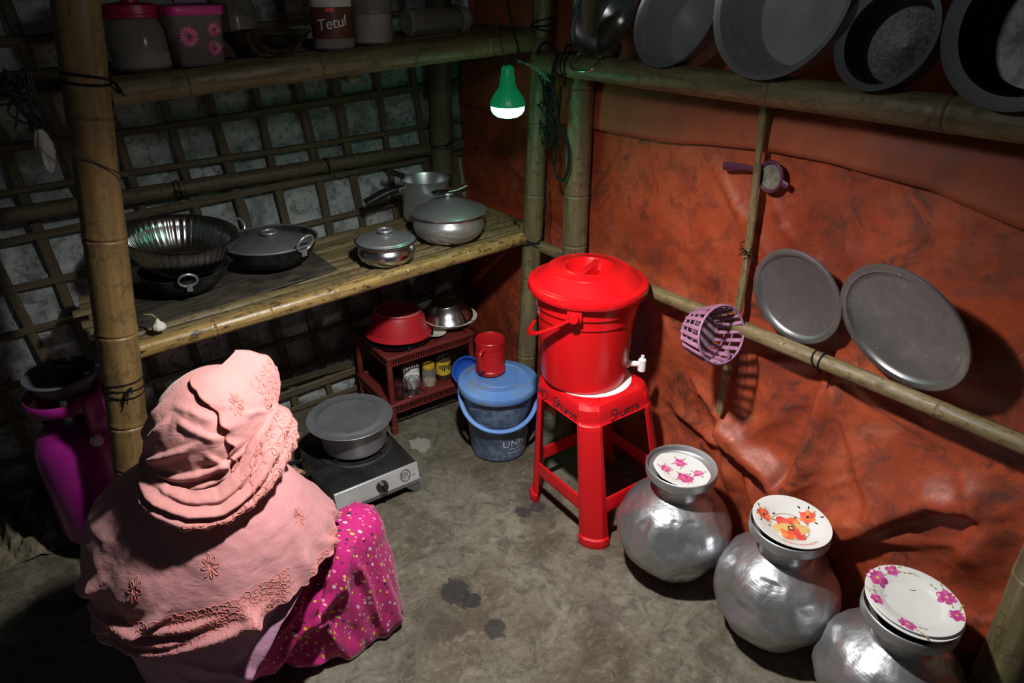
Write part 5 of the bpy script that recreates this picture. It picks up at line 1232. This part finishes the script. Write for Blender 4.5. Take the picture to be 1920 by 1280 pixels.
def displace(me, fn):
    n = len(me.vertices); co = np.zeros(n * 3, np.float32); no = np.zeros(n * 3, np.float32)
    me.vertices.foreach_get('co', co); me.vertex_normals.foreach_get('vector', no)
    co = co.reshape(-1, 3).astype(float); no = no.reshape(-1, 3).astype(float)
    co = fn(co, no); me.vertices.foreach_set('co', co.astype(np.float32).ravel()); me.update()
caps = [((0, -.085, .21), .150, (.0, -.03, .22), .14), ((.05, -.06, .19), .125, (.265, .185, .305), .078), ((-.05, -.06, .19), .125, (-.265, .185, .305), .078)]
for s in (-1, 1):
    for q, r in (((.315, .165, .03), .062), ((.25, .095, .03), .066), ((.185, .045, .04), .062), ((.27, .20, .03), .06), ((.14, .01, .06), .05)):
        caps.append(((s * .262, .18, .295), .074, (s * q[0], q[1], q[2]), r))
def skirt_fold(co, no):
    x, y, z = co[:, 0], co[:, 1], co[:, 2]; sx = np.where(x > 0, 1, -1)
    ang = np.arctan2(y - .19, np.abs(x) - .26)
    w_ = smoothstep(.36, .05, z) * smoothstep(.04, .12, np.abs(x))
    d = .007 * np.sin(ang * 7 + 9 * fbm(x * 5, y * 5 + z * 4, 3)) * w_ + .016 * fbm(x * 11 + z * 6, y * 11 - z * 7, 8, 4) + .003 * np.sin(ang * 15 + z * 20) * w_
    for p, a_, wd in (([(.23, .30), (.21, .20), (.24, .08)], .016, .011), ([(.29, .31), (.31, .20), (.33, .05)], .014, .010), ([(.20, .27), (.10, .20), (.0, .19)], .017, .012), ([(.26, .25), (.19, .21), (.14, .12)], .016, .010), ([(.25, .36), (.24, .30), (.20, .22)], .012, .009), ([(.29, .35), (.27, .28), (.26, .16)], .012, .009), ([(.12, .15), (.17, .06), (.22, .02)], .012, .014)):
        d = d + np.where(x > 0, fold(x, z, p, a_, wd, .5), 0)
    co = co + no * d[:, None]; co[:, 2] = np.maximum(co[:, 2], .003); return co
tm = fused(caps); displace(tm, skirt_fold)
obj('trousers', tm, M['magenta'], pers, 180)

# ---- torso cloths: radius of the draped body at height z, direction th (0 right, 90 front)
ZT = [.06, .12, .20, .30, .40, .46, .51, .55, .585, .62, .66]
AT = [.150, .180, .205, .213, .212, .206, .194, .180, .162, .138, .095]     # half width, right
LT = [.155, .188, .220, .238, .248, .256, .256, .238, .198, .145, .095]     # half width, left
BT = [.165, .195, .222, .232, .220, .204, .184, .164, .146, .126, .095]     # back
FT = [.150, .160, .175, .200, .205, .190, .170, .150, .135, .120, .090]     # front
def env(th, z):
    a_ = np.where(np.cos(th) > 0, np.interp(z, ZT, AT), np.interp(z, ZT, LT)); b_ = np.where(np.sin(th) < 0, np.interp(z, ZT, BT), np.interp(z, ZT, FT)); e = 2.25
    r = 1 / ((np.abs(np.cos(th)) / a_) ** e + (np.abs(np.sin(th)) / b_) ** e) ** (1 / e)
    def bumpf(t0, z0, wt, wz, h): d = (th - t0 + pi) % (2 * pi) - pi; return h * np.exp(-(d / wt) ** 2 - ((z - z0) / wz) ** 2)
    r = r + bumpf(radians(8), .405, .40, .075, .016) + bumpf(radians(-165), .43, .5, .08, .02) + bumpf(radians(60), .40, .5, .06, .04) + bumpf(radians(-100), .47, .5, .05, .012)
    return r
def hem(th):
    d = np.degrees(th) % 360
    return np.interp(d, [0, 20, 45, 90, 135, 180, 215, 240, 265, 290, 315, 340, 360], [.405, .41, .40, .38, .35, .310, .310, .328, .362, .388, .400, .405, .405])
SF_ = [  # folds across the back: (arc length, height) polylines
 ([(-.75, .30), (-.55, .335), (-.35, .375), (-.18, .42)], .010, .018), ([(-.70, .345), (-.50, .37), (-.30, .40)], .009, .014), ([(-.62, .39), (-.42, .41), (-.28, .43)], .007, .012),
 ([(-.45, .29), (-.28, .32), (-.10, .35), (.02, .40)], .013, .020), ([(-.30, .27), (-.12, .31), (.02, .36)], .010, .014), ([(-.22, .44), (-.20, .38), (-.13, .33)], .012, .018),
 ([(-.05, .47), (-.08, .40), (-.02, .35)], .008, .016), ([(-.85, .36), (-.80, .28), (-.72, .22)], .007, .02), ([(-.95, .45), (-.92, .35), (-.95, .25)], .008, .03),
 ([(-.55, .47), (-.60, .42), (-.72, .38)], .010, .02), ([(-.80, .27), (-.60, .26), (-.40, .29)], .008, .012), ([(.02, .44), (.06, .40), (.05, .35)], .010, .015), ([(-.38, .45), (-.45, .40), (-.58, .36)], .009, .014),
 ([(-1.05, .50), (-1.0, .42), (-1.05, .3)], .012, .02), ([(.12, .46), (.14, .40), (.10, .36)], .009, .014)]
def shawl_pt(th, t):
    zt = .665; zh = hem(th); zh = zh - .0045 * np.abs(np.sin(th * 26))
    z = zt + t * (zh - zt); r = env(th, z) + .016 + .010 * t
    s = ((th + pi) % (2 * pi) - pi) * .25
    s = np.where(s > .3, s - 2 * pi * .25, s)
    d = .016 * fbm(s * 7 + z * 3, z * 9, 71, 4) + .006 * fbm(s * 22, z * 26, 72, 3)
    for p, a_, w_ in SF_: d = d + fold(s, z, p, a_ * 1.9, w_, .45)
    d = d + .006 * t ** 3 * np.sin(s * 60 + 4 * np.sin(s * 9))
    r = r + d * smoothstep(0, .18, t)
    return np.stack([r * np.cos(th) + .01, r * np.sin(th) - .01, z], -1)
tt, th = np.meshgrid(np.linspace(0, 1, 130), np.linspace(0, 2 * pi, 301)[:-1], indexing='ij')
A = shawl_pt(th, tt)
shawl = obj('shawl', G().grid(A, wrap=True), M['pink'], pers, 180, [solid(.0015, -1)])
tt, th = np.meshgrid(np.linspace(0, 1, 70), np.linspace(0, 2 * pi, 221)[:-1], indexing='ij')
zk = .44 + tt * (np.interp(np.degrees(th) % 360, [0, 90, 180, 230, 285, 305, 325, 345, 360], [.40, .32, .13, .105, .15, .24, .34, .39, .40]) - .44)
s_ = th * .25
rk = env(th, zk) + .006 + .006 * fbm(s_ * 9, zk * 12, 81, 3) + .010 * tt * fbm(s_ * 6 + zk * 8, zk * 3, 82, 3) + .020 * smoothstep(.72, 1, tt)
for p, a_, w_ in (([(1.22, .30), (1.36, .24), (1.48, .20)], .012, .014), ([(1.18, .25), (1.32, .19), (1.46, .16)], .013, .014), ([(1.20, .20), (1.30, .15), (1.42, .12)], .010, .012), ([(1.0, .2), (1.1, .16), (1.2, .13)], .008, .012)): rk = rk + fold(s_, zk, p, a_, w_, .45)
obj('tunic', G().grid(np.stack([rk * np.cos(th) + .005, rk * np.sin(th) - .01, zk], -1), wrap=True), M['lilac'], pers, 180, [solid(.0015, -1)])

# ---- headscarf: a hood over the head, an outer fold with scalloped edge, and a loose cowl round the neck
HT = radians(-18)          # the head is turned to the right of the body
HF = [([(-.30, .70), (-.20, .70), (-.10, .715), (-.02, .74)], .010, .012), ([(-.31, .71), (-.24, .745), (-.16, .775)], .010, .012), ([(-.31, .72), (-.29, .77), (-.24, .82)], .009, .012), ([(-.30, .68), (-.18, .675), (-.06, .69), (.02, .71)], .010, .012),
      ([(-.34, .74), (-.33, .79), (-.30, .83)], .008, .011), ([(-.22, .82), (-.16, .80), (-.10, .77)], .007, .010), ([(-.26, .84), (-.18, .835), (-.11, .81)], .006, .010), ([(-.14, .75), (-.10, .71), (-.08, .67)], .007, .010), ([(-.02, .74), (.01, .70), (.02, .66)], .007, .010), ([(-.04, .80), (.0, .79), (.03, .77)], .005, .009)]
def scarf_pt(th, z, off=0.0):
    k = np.sqrt(np.maximum(0, 1 - (np.maximum(z - .735, 0) / .135) ** 2)); nk = 1 + .06 * smoothstep(.66, .60, z); tl = th - HT
    a_ = .113 * k * nk + 1e-4; b_ = np.where(np.sin(tl) < 0, .118, .136) * k * nk + 1e-4; e = 2.1
    r = 1 / ((np.abs(np.cos(tl)) / a_) ** e + (np.abs(np.sin(tl)) / b_) ** e) ** (1 / e) + off * np.minimum(1, k * 2)
    s = ((th + pi * .6 + pi) % (2 * pi) - pi - pi * .6) * .13; d = .012 * fbm(s * 14 + z * 5, z * 16, 91, 3) + .005 * fbm(s * 40, z * 40, 92, 2)
    for p, am, w_ in HF: d = d + fold(s, z, p, am, w_, .45)
    r = r + d * smoothstep(.868, .83, z)
    ln = .16 * (z - .70); zo_ = off * (1 - k)
    return np.stack([.03 + .857 * ln + r * np.cos(th), .515 * ln + r * np.sin(th), z + zo_], -1)
zz = np.concatenate([np.linspace(.595, .80, 80), .735 + .135 * np.sin(np.linspace(math.asin(.065 / .135), pi / 2, 40))[1:]])
Z_, T_ = np.meshgrid(zz, np.linspace(0, 2 * pi, 261)[:-1], indexing='ij')
A = scarf_pt(T_, Z_); g = G().grid(A, wrap=True)
dirf = Vector((cos(radians(90) + HT), sin(radians(90) + HT), 0)); keep = []
for f_ in g.f:                # leave the face opening free
    c = Vector((0, 0, 0))
    for i in f_: c += Vector(g.v[i])
    c /= 4; h_ = Vector((c.x - .03, c.y, 0))
    if h_.length > 1e-4 and h_.normalized().dot(dirf) > .82 + 2.2 * max(0, abs(c.z - .715) - .055) and .62 < c.z < .83: continue
    keep.append(f_)
g.f = keep
obj('headscarf', g, M['pink2'], pers, 180, [solid(.0015, 1)])
zc = np.array([.60, .673, .728, .768, .809, .839, .858, .8635, .868]); tc = np.radians(np.array([-34, -36, -37, -39, -44, -54, -74, -98, -122]))
def edge_th(z): return np.interp(z, zc, tc) + .05 * np.sin(z * 170) * smoothstep(.86, .82, z)
zo = np.concatenate([np.linspace(.605, .80, 90), .735 + .133 * np.sin(np.linspace(math.asin(.065 / .133), pi / 2, 40))[1:]])
uu = np.linspace(0, 1, 90); Z_, U_ = np.meshgrid(zo, uu, indexing='ij')
def outer_pt(th, z):
    p = scarf_pt(th, z, .008); T0 = edge_th(z); u = np.clip((th - T0) / (radians(42) - T0), 0, 1)
    fw = .042 * smoothstep(.62, 1, u) * smoothstep(.70, .84, z) + .012 * smoothstep(.7, 1, u)
    rip = .004 * np.sin(z * 120 + u * 5) * np.exp(-u * 9)
    p = p + fw[..., None] * np.array([cos(radians(90) + HT), sin(radians(90) + HT), .25]) + rip[..., None] * np.stack([np.cos(th), np.sin(th), 0 * th], -1)
    return p
T0 = edge_th(Z_); T1 = radians(42) + .05 * np.sin(Z_ * 190); T_ = T0 + U_ * (T1 - T0)
obj('scarf_fold', G().grid(outer_pt(T_, Z_)), M['pink2'], pers, 180, [solid(.0015, 1)])
CW = np.array([(-200, .100, .70, .112, .66), (-165, .108, .715, .122, .665), (-140, .116, .715, .136, .658), (-115, .124, .700, .162, .634), (-95, .130, .686, .178, .624), (-75, .137, .680, .188, .620), (-55, .140, .682, .188, .618), (-35, .140, .712, .184, .630),
      (-15, .140, .765, .180, .650), (5, .145, .785, .178, .664), (25, .150, .780, .182, .662), (50, .160, .735, .186, .648), (85, .165, .690, .182, .630), (120, .14, .68, .165, .63), (160, .100, .70, .112, .66)])
def cowl_pt(th, s):
    d = np.degrees(th); rt, zt, rb, zb = (np.interp(d, CW[:, 0], CW[:, k]) for k in (1, 2, 3, 4))
    r = rt + (rb - rt) * s + .015 * np.sin(pi * np.clip(s, 0, 1)); z = zt + (zb - zt) * s
    w_ = np.clip((rb - rt) / .045, 0, 1)
    rp = np.sin(s * 19 + 3 * np.sin(th * 1.7) + 5 * fbm(th * 1.3, s * 2, 55, 2)); r = r + .0065 * rp * w_ * np.sin(pi * np.clip(s * .92 + .04, 0, 1))
    r = r + .010 * fbm(th * 5, s * 3 + 4, 57, 3) * w_ - .014 * smoothstep(.93, 1.06, s) + .004 * np.sin(th * 26) * smoothstep(.8, 1, s)
    return np.stack([.03 + r * np.cos(th), r * np.sin(th), z - .004 * np.abs(np.sin(th * 15)) * smoothstep(.85, 1, s)], -1)
S_, T_ = np.meshgrid(np.linspace(0, 1.05, 60), np.radians(np.linspace(-200, 160, 260)), indexing='ij')
obj('scarf_cowl', G().grid(cowl_pt(T_, S_)), M['pink2'], pers, 180, [solid(.0015, -1)])
# ---- coral embroidery: trims, squiggles and flowers sewn on the cloth
def trim(fn, ths, zs_, th=.0024, par=None, name='trim'):
    P = fn(np.asarray(ths, float), np.asarray(zs_, float)); obj(name, G().tube([tuple(p) for p in P], th, 6), M['coral'], par or pers, 180)
zl = np.linspace(.62, .866, 240); trim(lambda a_, b_: outer_pt(a_, b_) , edge_th(zl), zl, .0028)
def squig(fn, u0, u1, v0, v1, rows, loops, amp_u, amp_v, th=.0011, seed=0):
    g = G(); r_ = random.Random(seed)
    for k in range(rows):
        n = loops * 10; us = []; vs_ = []
        for i in range(n + 1):
            q = i / n; ph = i * 2 * pi / 10 + k * 2
            us.append(u0 + (u1 - u0) * q + amp_u * cos(ph * (1 if k % 2 else -1)) * (1 + .5 * sin(i * .37 + k))); vs_.append(v0 + (v1 - v0) * (k + .5) / rows + amp_v * sin(ph) * (1 + .4 * sin(i * .23)))
        P = fn(np.array(us), np.array(vs_)); g.tube([tuple(p) for p in P], th, 5)
    o = obj('embroidery', g, M['coral'], pers, 180); o['kind'] = 'stuff'; return o
def sh_off(th, t): p = shawl_pt(th, t); r_ = np.stack([np.cos(th), np.sin(th), 0 * th + .15], -1); return p + r_ * .0016
def sc_off(th, z): p = outer_pt(th, z); return p + np.stack([np.cos(th), np.sin(th), 0 * th], -1) * .0015
def cw_off(th, s): p = cowl_pt(th, s); return p + np.stack([np.cos(th), np.sin(th), 0 * th], -1) * .0018
squig(sh_off, radians(-120), radians(-25), .74, .98, 5, 30, .024, .022, .0011, 1)
squig(sh_off, radians(-15), radians(40), .93, .985, 2, 16, .02, .014, .0011, 2)
squig(cw_off, radians(-38), radians(40), .10, .95, 7, 11, .05, .045, .0012, 3)
squig(cw_off, radians(-78), radians(-38), .70, .97, 2, 9, .035, .06, .0012, 5)
squig(sc_off, radians(14), radians(39), .70, .84, 8, 5, .04, .007, .0011, 4)
for s1 in (1.0, .02):
    a_ = np.linspace(radians(-110 if s1 > .5 else -40), radians(60), 200); P = cowl_pt(a_, np.full_like(a_, s1)); obj('trim', G().tube([tuple(p) for p in P], .0026, 6), M['coral'], pers, 180)
zl = np.linspace(.66, .862, 120); P = outer_pt(np.full_like(zl, radians(41)) + .05 * np.sin(zl * 190), zl); obj('trim', G().tube([tuple(p) for p in P], .0026, 6), M['coral'], pers, 180)
a_ = np.linspace(radians(-150), radians(70), 260); P = shawl_pt(a_, np.ones_like(a_)); obj('trim', G().tube([tuple(p) for p in P], .0022, 6), M['coral'], pers, 180)
def bloom(fn, u, v, ru, rv, th=.0012, n=8):
    g = G()
    for k in range(n):
        b_ = 2 * pi * k / n; us = []; vs_ = []
        for q in np.linspace(0, 1, 13):
            rad = .22 + .78 * sin(pi * q); an = b_ + .36 * (q - .5) * 2 * (1.0 if 0 < q < 1 else .3)
            us.append(u + ru * rad * cos(an)); vs_.append(v + rv * rad * sin(an))
        g.tube([tuple(p) for p in fn(np.array(us), np.array(vs_))], th, 5)
    obj('embroidered_flower', g, M['coral'], pers, 180)
bloom(sh_off, radians(-2), .52, .085, .085); bloom(sh_off, radians(-62), .47, .085, .085); bloom(sh_off, radians(-104), .55, .08, .08)
bloom(sc_off, radians(-22), .822, .17, .020)
